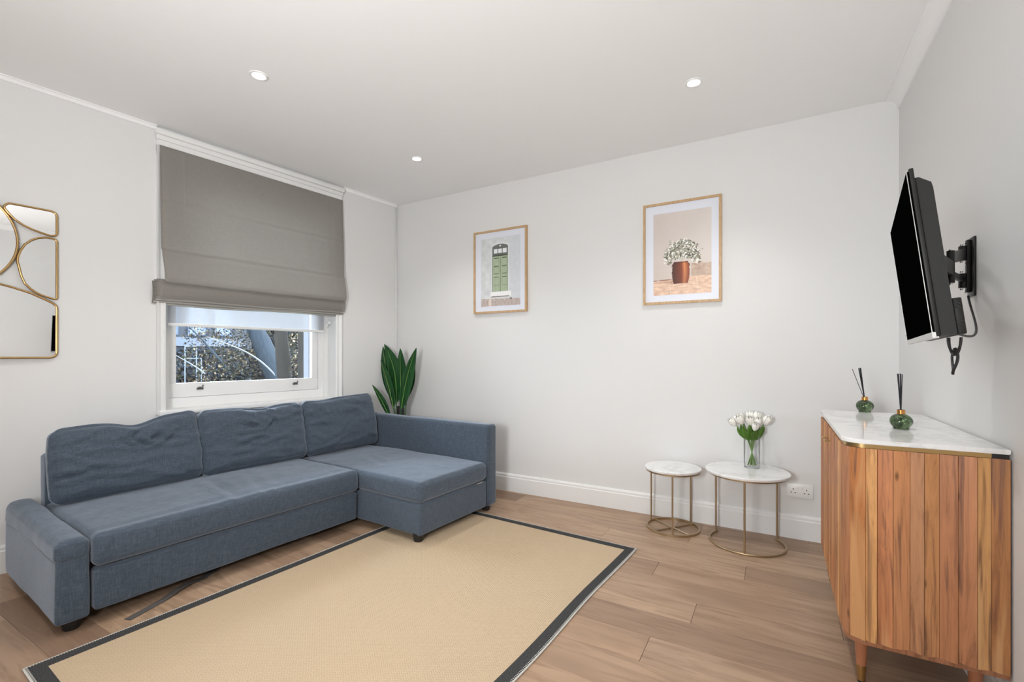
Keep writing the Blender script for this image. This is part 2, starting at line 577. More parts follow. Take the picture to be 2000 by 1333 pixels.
# left wall with the window opening
OS0, OS1, OZ0, OZ1 = 0.682, 1.936, 0.80, 2.50
wl = lw_empty('wall_left', 0, 0, 0, kind='structure')
WTH = 0.30
box('wall_panel', -WTH, 0, -OS0, 0.3, 0, H, M['wall'], wl)
box('wall_panel', -WTH, 0, -6.9, -OS1, 0, H, M['wall'], wl)
box('wall_panel', -WTH, 0, -OS1, -OS0, 0, OZ0, M['wall'], wl)
box('wall_panel', -WTH, 0, -OS1, -OS0, OZ1, H, M['wall'], wl)

# skirting boards
def skirt_poly(s=1):
    return [(0, 0), (0.018 * s, 0), (0.018 * s, 0.118), (0.014 * s, 0.124), (0.014 * s, 0.137), (0.008 * s, 0.148), (0, 0.150)]
bm = bmesh.new(); add_prism(bm, [(BY - a, b) for a, b in skirt_poly()], -3.28, RX, 'x')
tag(build('baseboard_back', bm, M['trim']), kind='structure')
bm = bmesh.new(); add_prism(bm, [(RX - a, b) for a, b in skirt_poly()], NY, BY - 0.018, 'y')
tag(build('baseboard_right', bm, M['trim']), kind='structure')
bsl = lw_empty('baseboard_left', 0, 0, 0, kind='structure')
bm = bmesh.new(); add_prism(bm, skirt_poly(), -6.6, 0.0, 'y')
build('skirting_board', bm, M['trim'], bsl)

# coving
def cove(w=0.066, d=0.062, n=8):
    p = [(0, 0), (0, -d), (0.008, -d), (0.010, -d + 0.006)]
    for i in range(n + 1):
        a = math.pi / 2 * i / n
        p.append((0.010 + (w - 0.016) * (1 - math.cos(a)), -d + 0.006 + (d - 0.012) * math.sin(a)))
    p += [(w, -0.006), (w, 0)]
    return p
bm = bmesh.new(); add_prism(bm, [(RX - a, H + b) for a, b in cove()], NY, BY, 'y')
tag(build('trim_1', bm, M['ceil'], autosmooth=30), kind='structure')
t2 = lw_empty('trim_2', 0, 0, 0, kind='structure')
bm = bmesh.new(); add_prism(bm, [(a, H + b) for a, b in cove(0.022, 0.026)], -6.6, -1.985, 'y')
build('coving', bm, M['ceil'], t2, autosmooth=30)
bm = bmesh.new(); add_prism(bm, [(a, H + b) for a, b in cove(0.022, 0.026)], -0.60, 0.0, 'y')
build('coving', bm, M['ceil'], t2, autosmooth=30)
# thin vertical bead in the far corner
t3 = lw_empty('trim_3', 0, 0, 0, kind='structure')
bm = bmesh.new(); add_tube(bm, [(0.004, -0.012, 0.151), (0.004, -0.012, H - 0.027)], 0.010, 10)
build('corner_bead', bm, M['wall'], t3, smooth=True)

# ------------------------------------------------------------------ sash window
w1 = lw_empty('window_1', 0, 0, 0, kind='structure')
tr_ = M['trim']
def arch_poly(w=0.052):
    return [(0, 0), (0.0, 0.012), (0.006, 0.018), (0.012, 0.018), (0.014, 0.010), (0.030, 0.012), (w - 0.010, 0.020), (w, 0.024), (w, 0)]
# architrave: two sides + stepped head
for (sa, sgn) in ((OS0, 1), (OS1, -1)):
    bm = bmesh.new()
    add_prism(bm, [(b, -(sa - sgn * a)) for a, b in arch_poly()], OZ0 - 0.02, OZ1 + 0.05, 'z')
    build('architrave', bm, tr_, w1)
bm = bmesh.new()
add_box(bm, 0, 0.018, -(OS1 + 0.052), -(OS0 - 0.052), OZ1, OZ1 + 0.085)
add_box(bm, 0.0, 0.034, -(OS1 + 0.058), -(OS0 - 0.058), OZ1 + 0.085, OZ1 + 0.115, 0.004)
add_box(bm, 0.0, 0.050, -(OS1 + 0.062), -(OS0 - 0.062), OZ1 + 0.115, OZ1 + 0.150, 0.006)
build('window_head', bm, tr_, w1, autosmooth=30)
# box frame, recessed
bm = bmesh.new()
add_box(bm, -0.27, -0.128, -(OS0 + 0.085), -OS0, OZ0, OZ1)
add_box(bm, -0.27, -0.128, -OS1, -(OS1 - 0.060), OZ0, OZ1)
add_box(bm, -0.27, -0.128, -(OS1 - 0.060), -(OS0 + 0.085), OZ1 - 0.06, OZ1)
add_box(bm, -0.30, -0.128, -(OS1 - 0.060), -(OS0 + 0.085), OZ0, 0.872)
build('window_frame', bm, tr_, w1)
box('sill', -0.13, 0.030, -(OS1 + 0.04), -(OS0 - 0.04), OZ0 - 0.028, OZ0 + 0.004, tr_, w1, 0.006)
# parting beads
bm = bmesh.new()
add_box(bm, -0.128, -0.116, -(OS0 + 0.040), -(OS0), OZ0, OZ1)
add_box(bm, -0.128, -0.116, -OS1, -(OS1 - 0.03), OZ0, OZ1)
build('parting_bead', bm, tr_, w1)
# sashes
def sash(off0, off1, z0, z1, brail, trail, name):
    s0, s1 = OS0 + 0.087, OS1 - 0.062
    bm = bmesh.new()
    add_box(bm, off0, off1, -s1, -s0, z0, z0 + brail, 0.002)
    add_box(bm, off0, off1, -s1, -s0, z1 - trail, z1, 0.002)
    add_box(bm, off0, off1, -(s0 + 0.052), -s0, z0 + brail, z1 - trail, 0.002)
    add_box(bm, off0, off1, -s1, -(s1 - 0.042), z0 + brail, z1 - trail, 0.002)
    o = build(name, bm, tr_, w1, autosmooth=30)
    box('pane', (off0 + off1) / 2 - 0.002, (off0 + off1) / 2 + 0.002, -(s1 - 0.040), -(s0 + 0.050), z0 + brail - 0.002, z1 - trail + 0.002, M['pane'], o)
    return o
low = sash(-0.178, -0.136, 0.874, 1.66, 0.100, 0.040, 'lower_sash')
up_ = sash(-0.224, -0.182, 1.62, OZ1 - 0.06, 0.040, 0.055, 'upper_sash')
for s in (1.686, 0.975):
    bm = bmesh.new()
    add_box(bm, -0.136, -0.130, -s - 0.022, -s + 0.022, 0.922, 0.938, 0.002)
    add_box(bm, -0.132, -0.112, -s - 0.016, -s + 0.004, 0.934, 0.944, 0.003)
    add_tube(bm, [(-0.126, -s + 0.012, 0.934), (-0.118, -s + 0.014, 0.956)], 0.004, 8)
    build('sash_lift', bm, M['grey_metal'], w1, autosmooth=30)
# external reveal
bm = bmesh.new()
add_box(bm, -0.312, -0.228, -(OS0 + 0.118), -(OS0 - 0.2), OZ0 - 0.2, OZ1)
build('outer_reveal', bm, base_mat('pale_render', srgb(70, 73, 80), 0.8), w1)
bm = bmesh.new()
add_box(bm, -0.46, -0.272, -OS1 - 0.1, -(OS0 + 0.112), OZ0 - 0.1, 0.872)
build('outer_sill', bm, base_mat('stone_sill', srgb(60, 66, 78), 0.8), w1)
po.location = LW(-0.23, 1.31, 1.3)
po.rotation_euler = (LW(1, 1.31, 1.3) - LW(0, 1.31, 1.3)).to_track_quat('-Z', 'Y').to_euler()

# sheer roller blind in the reveal
rb = lw_empty('roller_blind', -0.09, 1.3, 0, label='sheer white roller blind hanging in the window recess below the grey roman blind', cat='blind')
def wavy_sheet(x, y0, y1, z0, z1, ny, nz, fx, th=0.0015):
    bm = bmesh.new()
    G = [[bm.verts.new((x + fx(y0 + (y1 - y0) * i / ny, z0 + (z1 - z0) * j / nz), y0 + (y1 - y0) * i / ny, z0 + (z1 - z0) * j / nz)) for j in range(nz + 1)] for i in range(ny + 1)]
    for i in range(ny):
        for j in range(nz):
            bm.faces.new((G[i][j], G[i + 1][j], G[i + 1][j + 1], G[i][j + 1]))
    if th:
        bmesh.ops.solidify(bm, geom=bm.faces[:], thickness=th)
    return bm
build('sheer_cloth', wavy_sheet(0, -0.595, 0.560, 1.388, 2.44, 12, 6, lambda y, z: 0.001 * math.sin(y * 6), 0), M['sheer'], rb, smooth=True)
box('bottom_bar', -0.008, 0.008, -0.600, 0.565, 1.372, 1.392, M['white_plastic'], rb, 0.004)
bm = bmesh.new(); add_tube(bm, [(0, -0.60, 2.455), (0, 0.565, 2.455)], 0.020, 16)
build('roller', bm, M['white_plastic'], rb, autosmooth=40)
bm = bmesh.new()
add_tube(bm, [(0.035, 0.575, 1.455), (0.040, 0.600, 1.462)], 0.014, 12)
add_tube(bm, [(0.030, 0.578, 1.452), (0.020, 0.572, 1.420)], [0.008, 0.005], 8)
add_tube(bm, [(0.030, 0.590, 1.46), (0.030, 0.590, 2.45)], 0.0015, 6)
build('chain_tensioner', bm, M['white_plastic'], rb, autosmooth=40)

# roman blind
rm = lw_empty('roman_blind', 0.0, 1.31, 0, label='taupe grey linen roman blind, half drawn over the sash window', cat='blind')
BW0, BW1 = -0.684, 0.692       # local y range (near .. far)
def blind_fx(y, z):
    # z runs 1.64 .. 2.545
    d = min(1.0, (2.548 - z) / 0.25)
    f = 0.030 + 0.030 * (2.548 - z) / 0.9
    for zs, a in ((2.19, 0.0030), (1.873, 0.0050)):
        f -= a * math.exp(-((z - zs) / 0.007) ** 2)
        f += a * 0.7 * math.exp(-((z - zs + 0.02) / 0.014) ** 2)
    f += d * (0.0045 * noise.noise(Vector((y * 4, z * 1.2, 3))) + 0.0022 * noise.noise(Vector((y * 13, z * 3, 9))))
    if z < 1.87:
        k = (1.87 - z) / 0.22
        f += 0.030 * math.sin(min(k, 1.15) * math.pi * 0.55)
    if z < 1.685:
        f -= 0.012 * ((1.685 - z) / 0.04) ** 2
    return f
bm = bmesh.new()
ny, nz = 70, 90
z_top = 2.548
G = []
for i in range(ny + 1):
    col = []
    u = i / ny
    y = BW0 + 0.018 + (BW1 - BW0 - 0.030) * u
    zb = 1.650 - 0.004 * math.sin(u * 3.1) + 0.006 * noise.noise(Vector((u * 6, 2, 1)))
    for j in range(nz + 1):
        z = z_top + (zb - z_top) * (j / nz)
        yy = y
        if z < 1.9 and u < 0.04: yy += 0.012 * (1.9 - z) / 0.25
        col.append(bm.verts.new((blind_fx(y, z), yy, z)))
    G.append(col)
for i in range(ny):
    for j in range(nz):
        bm.faces.new((G[i][j], G[i + 1][j], G[i + 1][j + 1], G[i][j + 1]))
bmesh.ops.solidify(bm, geom=bm.faces[:], thickness=0.003)
build('blind_cloth', bm, M['blind'], rm, smooth=True)
# stitched vertical hems
for y in (BW0 + 0.155, BW1 - 0.12):
    bm = bmesh.new()
    add_tube(bm, [(blind_fx(y, 2.54 - 0.88 * k / 40) + 0.0015, y, 2.54 - 0.88 * k / 40) for k in range(41)], 0.0011, 4)
    build('hem_stitch', bm, M['blind'], rm)
# gathered folds at the foot, each a curved band
for q, (dx, zt, zb_, ext) in enumerate(((0.050, 1.668, 1.529, 0.006), (0.034, 1.664, 1.513, 0.014), (0.016, 1.656, 1.500, 0.020))):
    bm = bmesh.new()
    G = []
    for i in range(41):
        u = i / 40
        y = BW0 - ext + (BW1 - BW0 + ext * 0.6) * u
        col = []
        for j in range(17):
            v_ = j / 16
            z = zt + (zb_ - zt) * v_ + 0.020 * (u - 0.0) * 0 + 0.004 * noise.noise(Vector((u * 5, q, v_))) * v_ + (0.004 * math.sin(u * 9 + q)) * v_
            x = dx + 0.010 * math.sin(math.pi * v_) - 0.014 * (v_ ** 6)
            z += u * 0.016
            col.append(bm.verts.new((x, y, z)))
        # underside return
        col.append(bm.verts.new((dx - 0.020, y, zb_ + 0.004 + u * 0.016)))
        col.append(bm.verts.new((dx - 0.022, y, zb_ + 0.07 + u * 0.016)))
        G.append(col)
    for i in range(40):
        for j in range(len(G[0]) - 1):
            f = bm.faces.new((G[i][j], G[i + 1][j], G[i + 1][j + 1], G[i][j + 1]))
            if j >= 15: f.material_index = 1
    bmesh.ops.solidify(bm, geom=bm.faces[:], thickness=0.002)
    build('fold', bm, [M['blind'], M['blind_edge']], rm, smooth=True)
box('headrail', 0.0, 0.018, BW0 + 0.015, BW1 - 0.015, 2.515, 2.55, M['trim'], rm)

# ------------------------------------------------------------------ downlights
light_xy = [(-2.416, 1.488), (-0.395, 2.715), (-2.386, 2.715), (-0.395, 1.488), (-2.40, 0.26), (-0.395, 0.26), (-2.40, -0.97), (-0.395, -0.97), (-2.40, -2.2), (-0.395, -2.2)]
dl_labels = ['round recessed ceiling downlight at the upper left, in front of the grey roman blind',
             'round recessed ceiling downlight on the right, above the potted plant picture',
             'round recessed ceiling downlight farthest away, towards the corner between window and picture wall']
dl_proto = None
for i, (x, y) in enumerate(light_xy):
    lab = dl_labels[i] if i < 3 else 'round recessed ceiling downlight behind the camera, outside the photograph'
    e = empty('downlight', (x, y, H), 0, lab, 'ceiling light', 'recessed ceiling downlights')
    if dl_proto is None:
        bm = bmesh.new()
        add_lathe(bm, [(0.046, 0.0), (0.046, -0.004), (0.043, -0.006), (0.034, -0.005), (0.031, 0.0)], 32, cap=False)
        a = build('bezel', bm, M['white_plastic'], e, smooth=True)
        bm = bmesh.new()
        add_lathe(bm, [(0.0, -0.002), (0.029, -0.002), (0.031, 0.0)], 32, cap=False)
        b = build('lens', bm, M['lens'], e, smooth=True)
        dl_proto = (a, b)
    else:
        for q in dl_proto:
            c2 = q.copy(); COL.objects.link(c2); c2.parent = e
    l = bpy.data.lights.new('downlight_lamp', 'SPOT')
    l.energy = DOWNLIGHT_W
    l.spot_size = R(112); l.spot_blend = 1.0
    l.shadow_soft_size = 0.035
    l.color = (1.0, 0.975, 0.945)
    lo = bpy.data.objects.new('downlight_lamp', l); COL.objects.link(lo)
    lo.parent = e
    lo.location = (0, 0, -0.03)

# ------------------------------------------------------------------ sofa
SA = R(-3.6)
sofa = empty('corner_sofa', (0, 0, 0), SA, 'blue-grey fabric corner sofa with chaise end, standing below the window', 'sofa')
def nz3(p, s, seed): return noise.noise(Vector((p[0] * s + seed, p[1] * s, p[2] * s + seed * 0.7)))
def soft(seed, a1=0.004, a2=0.0015, puff=0.0, side=0.0):
    def fn(p, u, v, w):
        n = nz3(p, 3.0, seed) * a1 + nz3(p, 11, seed + 4) * a2
        q = p.copy()
        if abs(w) > 0.5: q.z += n * (1 if w > 0 else -0.3)
        if puff and w > 0: q.z += puff * (1 - u * u) * (1 - v * v) * (w ** 2)
        if abs(u) > 0.5: q.x += n * (1 if u > 0 else -1) + side * (1 - w * w) * (1 if u > 0 else 0)
        if abs(v) > 0.5: q.y += n * (1 if v > 0 else -1)
        return q
    return fn
SF = M['sofa']
def seat_fn(p, u, v, w):
    q = soft(2.3, 0.005, 0.002, 0.012, 0.004)(p, u, v, w)
    if w > 0.2:
        # long crease in the middle of the seat and small ones beside it
        for (c0, sl, a, wd) in ((-0.05, 0.16, 0.014, 0.024), (0.16, 0.30, 0.009, 0.022), (0.30, 0.42, 0.006, 0.020)):
            d = p.y - (c0 - sl * (p.x + 0.1))
            k = math.exp(-((p.x - 0.12) / 0.22) ** 2)
            q.z += a * k * (math.exp(-(d / wd) ** 2) - 0.9 * math.exp(-((d - wd * 1.7) / wd) ** 2))
        q.z -= 0.006 * math.exp(-((p.x - 0.33) / 0.015) ** 2)
    return q
build('seat_cushion', rbox(-3.38, -2.588, 0.676, 2.055, 0.250, 0.396, 0.030, 0.025, seat_fn), SF, sofa, smooth=True)
# pull-out front under the seat, slightly slack fabric
def front_fn(p, u, v, w):
    q = soft(7.7, 0.006, 0.002)(p, u, v, w)
    return q
build('pull_out_base', rbox(-3.36, -2.606, 0.684, 2.052, 0.060, 0.236, 0.014, 0.03, front_fn), SF, sofa, smooth=True)
box('inner_frame', -3.38, -2.66, 0.66, 2.70, 0.07, 0.256, M['dark'], sofa)
# chaise
def chaise_fn(p, u, v, w):
    q = soft(5.1, 0.005, 0.002, 0.010, 0.004)(p, u, v, w)
    if w > 0.2:
        for (c0, sl, a, wd) in ((-0.12, 0.35, 0.006, 0.022), (-0.02, 0.30, 0.004, 0.02)):
            d = p.y - (c0 - sl * (p.x + 0.05))
            k = math.exp(-((p.x + 0.05) / 0.16) ** 2)
            q.z += a * k * (math.exp(-(d / wd) ** 2) - 0.9 * math.exp(-((d - wd * 1.7) / wd) ** 2))
    return q
build('chaise_cushion', rbox(-3.38, -2.028, 2.064, 2.768, 0.250, 0.382, 0.034, 0.03, chaise_fn), SF, sofa, smooth=True)
build('chaise_base', rbox(-3.37, -2.040, 2.074, 2.762, 0.050, 0.242, 0.012, 0.05, soft(8.8, 0.002, 0.001)), SF, sofa, smooth=True)
box('zip_pull', -2.038, -2.030, 2.64, 2.70, 0.243, 0.249, M['silver'], sofa, 0.002)
# back frame
build('back_frame', rbox(-3.50, -3.385, 0.690, 2.775, 0.055, 0.640, 0.022, 0.06, soft(1.2, 0.003, 0.001)), SF, sofa, smooth=True)
# near arm with padded cap
def arm_fn(p, u, v, w):
    q = soft(3.9, 0.003, 0.0012)(p, u, v, w)
    return q
build('arm', rbox(-3.50, -2.612, 0.562, 0.670, 0.045, 0.345, 0.016, 0.04, arm_fn), SF, sofa, smooth=True)
def cap_fn(p, u, v, w):
    q = soft(4.4, 0.004, 0.0018)(p, u, v, w)
    if w > 0: q.z += 0.010 * (1 - v * v)
    q.z += 0.012 * (0.3 - u) * max(0, w)
    if u > 0.9: q.x += 0.006 * noise.noise(Vector((p.y * 40, p.z * 14, 1)))
    return q
build('arm_pad', rbox(-3.501, -2.609, 0.5595, 0.672, 0.300, 0.392, 0.026, 0.02, cap_fn), SF, sofa, smooth=True)
# far arm
build('arm', rbox(-3.50, -2.030, 2.774, 2.882, 0.045, 0.652, 0.026, 0.05, soft(6.1, 0.003, 0.0008)), SF, sofa, smooth=True)
def piping(pts):
    bm = bmesh.new(); add_tube(bm, pts, 0.0022, 6)
    return build('seam', bm, SF, sofa, smooth=True)
piping([(-2.044, 2.082, 0.055), (-2.044, 2.082, 0.240)])
# legs
leg0 = None
for (x, y) in ((-2.665, 0.622), (-2.085, 2.105), (-2.085, 2.815), (-3.42, 0.63), (-3.40, 2.80)):
    if leg0 is None:
        bm = bmesh.new()
        add_lathe(bm, [(0.026, 0.0), (0.029, 0.004), (0.036, 0.050), (0.036, 0.052)], 20)
        leg0 = build('leg', bm, M['sofaleg'], sofa, autosmooth=40)
        o = leg0
    else:
        o = leg0.copy(); COL.objects.link(o)
    o.location = (x, y, 0.0 if x < -3 or y < 1 else 0.0075)
    o.parent = sofa

# loose back cushions
def cushion(seed, y0, y1, h, t, prof, folds, sagx=0.0):
    w = y1 - y0
    def fn(p, u, v, ww):
        q = p.copy()
        e = (1 - min(1, abs(v)) ** 3.0) * (1 - min(1, abs(ww)) ** 3.0)
        q.x *= 0.50 + 0.62 * e ** 0.55
        # outline: rounded shoulders and a slumped top
        hz = prof(v)
        if ww > -0.6: q.z += hz * ((ww + 0.6) / 1.6) ** 1.5
        q.y *= 1 - 0.035 * max(0, ww) ** 2 + 0.02 * (1 - ww * ww)
        q.x += 0.014 * nz3((p.x * 0.4, p.y, p.z), 5.0, seed)
        # wrinkles
        if u > -0.2:
            wr = 0
            for (cy, cz, ang, amp, wd, ln) in folds:
                dy, dz = p.y - cy, p.z - cz
                a = math.cos(ang) * dy + math.sin(ang) * dz
                b = -math.sin(ang) * dy + math.cos(ang) * dz
                b += 0.015 * math.sin(a * 14 + seed)
                wr += amp * math.exp(-(a / ln) ** 2) * (math.exp(-(b / wd) ** 2) - 0.8 * math.exp(-((b + wd * 1.6) / wd) ** 2))
            rg = 1 - abs(nz3((p.x * 0.2, p.y * 0.9, p.z * 2.6), 5.0, seed + 3)) * 2
            wr += 0.0050 * (max(0, rg) ** 3)
            wr += 0.0022 * nz3((p.x, p.y * 1.0, p.z * 2.2), 13, seed + 9)
            q.x += wr * 1.7
        return q
    return rbox(-t / 2, t / 2, -w / 2, w / 2, -h / 2, h / 2, 0.050, 0.014, fn)
def random_folds(rs, w, n=9):
    rr = random.Random(rs)
    out = []
    for _ in range(n):
        out.append((rr.uniform(-w / 2, w / 2), rr.uniform(-0.15, 0.19), rr.uniform(-0.5, 0.35), rr.uniform(0.003, 0.007), rr.uniform(0.008, 0.016), rr.uniform(0.05, 0.14)))
    return out
def top_folds(cy, rs, n=7):
    rr = random.Random(rs)
    return [(cy + rr.uniform(-0.12, 0.12), 0.13 + rr.uniform(-0.05, 0.05), rr.uniform(0.2, 1.4) * rr.choice((-1, 1)), rr.uniform(0.006, 0.011), rr.uniform(0.008, 0.014), rr.uniform(0.03, 0.07)) for _ in range(n)]
cdat = [
    (1.7, 0.675, 1.375, 0.425, 0.150, lambda v: -0.026 + 0.030 * max(0, v) - 0.030 * math.exp(-((v - 0.06) / 0.28) ** 2) - 0.018 * max(0, -v - 0.5),
     random_folds(1, 0.7) + top_folds(0.05, 4), 'blue-grey loose back cushion with slumped top, at the end by the low arm', 0.022),
    (4.1, 1.362, 2.085, 0.425, 0.155, lambda v: -0.006 - 0.022 * math.exp(-((v - 0.1) / 0.3) ** 2),
     random_folds(2, 0.7) + top_folds(0.02, 9, 9), 'blue-grey loose back cushion in the middle, crumpled along its top edge', 0.0),
    (8.3, 2.075, 2.760, 0.430, 0.150, lambda v: 0.004 - 0.010 * math.exp(-((v + 0.5) / 0.3) ** 2) + 0.012 * v,
     random_folds(3, 0.7, 7) + top_folds(-0.2, 12, 3), 'blue-grey loose back cushion at the chaise end, beside the plant', -0.008),
]
for sd_, y0, y1, hh, tt, prof, folds, lab, yaw in cdat:
    bm = cushion(sd_, y0, y1, hh, tt, prof, folds)
    me_o = build('back_cushion', bm, M['sofa'], None, smooth=True)
    tag(me_o, lab, 'cushion', 'loose back cushions of the corner sofa')
    loc = Matrix.Rotation(SA, 4, 'Z') @ Vector((-3.280, (y0 + y1) / 2, 0.397 + hh / 2))
    me_o.location = loc
    me_o.rotation_euler = (Matrix.Rotation(SA + yaw, 4, 'Z') @ Matrix.Rotation(R(-11), 4, 'Y')).to_euler()

# strap lying on the floor
bm = bmesh.new()
sp = [(-2.485, 0.935), (-2.505, 1.00), (-2.535, 1.09), (-2.565, 1.17), (-2.59, 1.235), (-2.605, 1.30), (-2.66, 1.40), (-2.75, 1.50)]
prev = None
for i, (x, y) in enumerate(sp):
    a = Vector(sp[min(i + 1, len(sp) - 1)]) - Vector(sp[max(i - 1, 0)]); a.normalize()
    nx, ny_ = -a.y * 0.0175, a.x * 0.0175
    z = 0.0015 + (0.012 if 2 < i < 5 else 0.0)
    cur = [bm.verts.new((x + nx, y + ny_, z)), bm.verts.new((x - nx, y - ny_, z)), bm.verts.new((x - nx, y - ny_, z + 0.0025)), bm.verts.new((x + nx, y + ny_, z + 0.0025))]
    if prev:
        for k in range(4): bm.faces.new((prev[k], prev[(k + 1) % 4], cur[(k + 1) % 4], cur[k]))
    else: bm.faces.new(cur)
    prev = cur
bm.faces.new(prev)
tag(build('strap', bm, M['strap']), 'dark grey webbing strap lying on the floor, coming out from under the sofa', 'strap')

# ------------------------------------------------------------------ rug
rug = empty('rug', (0, 0, 0), SA, 'sand-coloured jute rug with charcoal border and pale stitched edge, in front of the sofa', 'rug')
RD0, RD1, RL0, RL1 = -2.452, -0.905, 0.440, 2.742
def rug_wave(p):
    # gentle waviness of the near right and left edges
    x, y = p.x, p.y
    k = (x - (RD0 + RD1) / 2) / ((RD1 - RD0) / 2)
    x += 0.006 * noise.noise(Vector((y * 2.6, 1.5, 0))) * abs(k) ** 3 + 0.004 * math.sin(y * 5.2) * max(0, k) ** 4
    return Vector((x, y, p.z))
def strip(name, x0, x1, y0, y1, z0, z1, mat, n=40):
    bm = bmesh.new()
    nx = max(1, int(n * (x1 - x0) / 2.3)); ny2 = max(1, int(n * (y1 - y0) / 2.3))
    vs = {}
    def V(i, j, k):
        if (i, j, k) not in vs:
            vs[(i, j, k)] = bm.verts.new(rug_wave(Vector((x0 + (x1 - x0) * i / nx, y0 + (y1 - y0) * j / ny2, (z0, z1)[k]))))
        return vs[(i, j, k)]
    for i in range(nx):
        for j in range(ny2):
            bm.faces.new((V(i, j, 1), V(i + 1, j, 1), V(i + 1, j + 1, 1), V(i, j + 1, 1)))
            bm.faces.new((V(i, j, 0), V(i + 1, j, 0), V(i + 1, j + 1, 0), V(i, j + 1, 0)))
    for i in range(nx):
        bm.faces.new((V(i, 0, 0), V(i + 1, 0, 0), V(i + 1, 0, 1), V(i, 0, 1)))
        bm.faces.new((V(i, ny2, 0), V(i + 1, ny2, 0), V(i + 1, ny2, 1), V(i, ny2, 1)))
    for j in range(ny2):
        bm.faces.new((V(0, j, 0), V(0, j + 1, 0), V(0, j + 1, 1), V(0, j, 1)))
        bm.faces.new((V(nx, j, 0), V(nx, j + 1, 0), V(nx, j + 1, 1), V(nx, j, 1)))
    return build(name, bm, mat, rug)
BD = 0.055
strip('woven_field', RD0 + 0.012, RD1 - 0.012, RL0 + 0.012, RL1 - 0.012, 0.0005, 0.0062, M['jute'])
strip('border', RD0 + 0.004, RD0 + BD, RL0 + 0.004, RL1 - 0.004, 0.0004, 0.0074, M['tape'])
strip('border', RD1 - BD, RD1 - 0.004, RL0 + 0.004, RL1 - 0.004, 0.0004, 0.0074, M['tape'])
strip('border', RD0 + BD, RD1 - BD, RL0 + 0.004, RL0 + BD, 0.0004, 0.0074, M['tape'])
strip('border', RD0 + BD, RD1 - BD, RL1 - BD, RL1 - 0.004, 0.0004, 0.0074, M['tape'])
# blanket-stitched edge: small pale loops round the rug
bm = bmesh.new()
def stitch(x, y, dx, dy):
    p = [rug_wave(Vector((x, y, 0.0078))), rug_wave(Vector((x + dx, y + dy, 0.005)))]
    add_tube(bm, [p[0], p[1]], 0.0016, 4)
yy = RL0
while yy < RL1:
    stitch(RD0 + 0.009, yy, -0.011, 0.001); stitch(RD1 - 0.009, yy, 0.011, 0.001)
    yy += 0.0085
xx = RD0
while xx < RD1:
    stitch(xx, RL0 + 0.009, 0.001, -0.011); stitch(xx, RL1 - 0.009, 0.001, 0.011)
    xx += 0.0085
loop = []
for k in range(61): loop.append(rug_wave(Vector((RD0, RL0 + (RL1 - RL0) * k / 60, 0.004))))
for k in range(1, 41): loop.append(rug_wave(Vector((RD0 + (RD1 - RD0) * k / 40, RL1, 0.004))))
for k in range(1, 61): loop.append(rug_wave(Vector((RD1, RL1 - (RL1 - RL0) * k / 60, 0.004))))
for k in range(1, 40): loop.append(rug_wave(Vector((RD1 - (RD1 - RD0) * k / 40, RL0, 0.004))))
add_tube(bm, loop, 0.0036, 6, closed=True)
o = build('edge_stitching', bm, M['stitch'], rug); o['kind'] = 'stuff'

# ------------------------------------------------------------------ nesting tables
CA = R(29.7)
def c2r(X, Y): return (X * math.cos(CA) - Y * math.sin(CA), X * math.sin(CA) + Y * math.cos(CA))
def arc(r, a0, a1, n, z): return [(r * math.cos(a0 + (a1 - a0) * k / n), r * math.sin(a0 + (a1 - a0) * k / n), z) for k in range(n + 1)]
def table(Xc, Yc, r, rt, h, angs, gap, cross, label):
    x, y = c2r(Xc, Yc)
    e = empty('side_table', (x, y, 0), CA, label, 'side table', 'nesting marble side tables')
    bm = bmesh.new()
    add_lathe(bm, [(0, h - 0.016), (rt - 0.002, h - 0.016), (rt, h - 0.013), (rt, h - 0.003), (rt - 0.003, h), (0, h)], 64)
    build('tabletop', bm, M['marble'], e, autosmooth=40)
    bm = bmesh.new()
    rr = r + 0.004
    add_lathe(bm, [(rr - 0.008, h - 0.017), (rr - 0.008, h - 0.028), (rr + 0.003, h - 0.028), (rr + 0.003, h - 0.017), (rr - 0.008, h - 0.017)], 64, cap=False)
    build('top_rim', bm, M['gold_leg'], e, autosmooth=40)
    for a in angs:
        bm = bmesh.new()
        add_tube(bm, [(r * math.cos(R(a)), r * math.sin(R(a)), 0.006), (r * math.cos(R(a)), r * math.sin(R(a)), h - 0.02)], 0.0058, 12)
        build('leg', bm, M['gold_leg'], e, autosmooth=40)
    bm = bmesh.new()
    if gap:
        add_tube(bm, arc(r, R(gap[0]), R(gap[1]), 60, 0.0065), 0.0065, 12)
    else:
        add_lathe(bm, [(r - 0.006, 0.0), (r + 0.006, 0.0), (r + 0.006, 0.014), (r - 0.006, 0.014), (r - 0.006, 0.0)], 64, cap=False)
    build('base_ring', bm, M['gold_leg'], e, autosmooth=40)
    for (a0, a1) in cross:
        p0 = Vector((r * math.cos(R(a0)), r * math.sin(R(a0)), 0.007)); p1 = Vector((r * math.cos(R(a1)), r * math.sin(R(a1)), 0.007))
        bm = bmesh.new(); add_tube(bm, [p0, p1], 0.0056, 8)
        build('cross_bar', bm, M['gold_leg'], e, autosmooth=40)
    return x, y
table(1.090, 3.14, 0.168, 0.182, 0.416, (130, 27, -110), None, ((117, -68), (206, 20)), 'smaller round white marble side table with gold frame and crossed base')
bx, by = table(1.464, 2.890, 0.213, 0.238, 0.455, (122, 10, -120), (118 , 372), (), 'larger round white marble side table with open gold base ring, carrying the tulip vase')

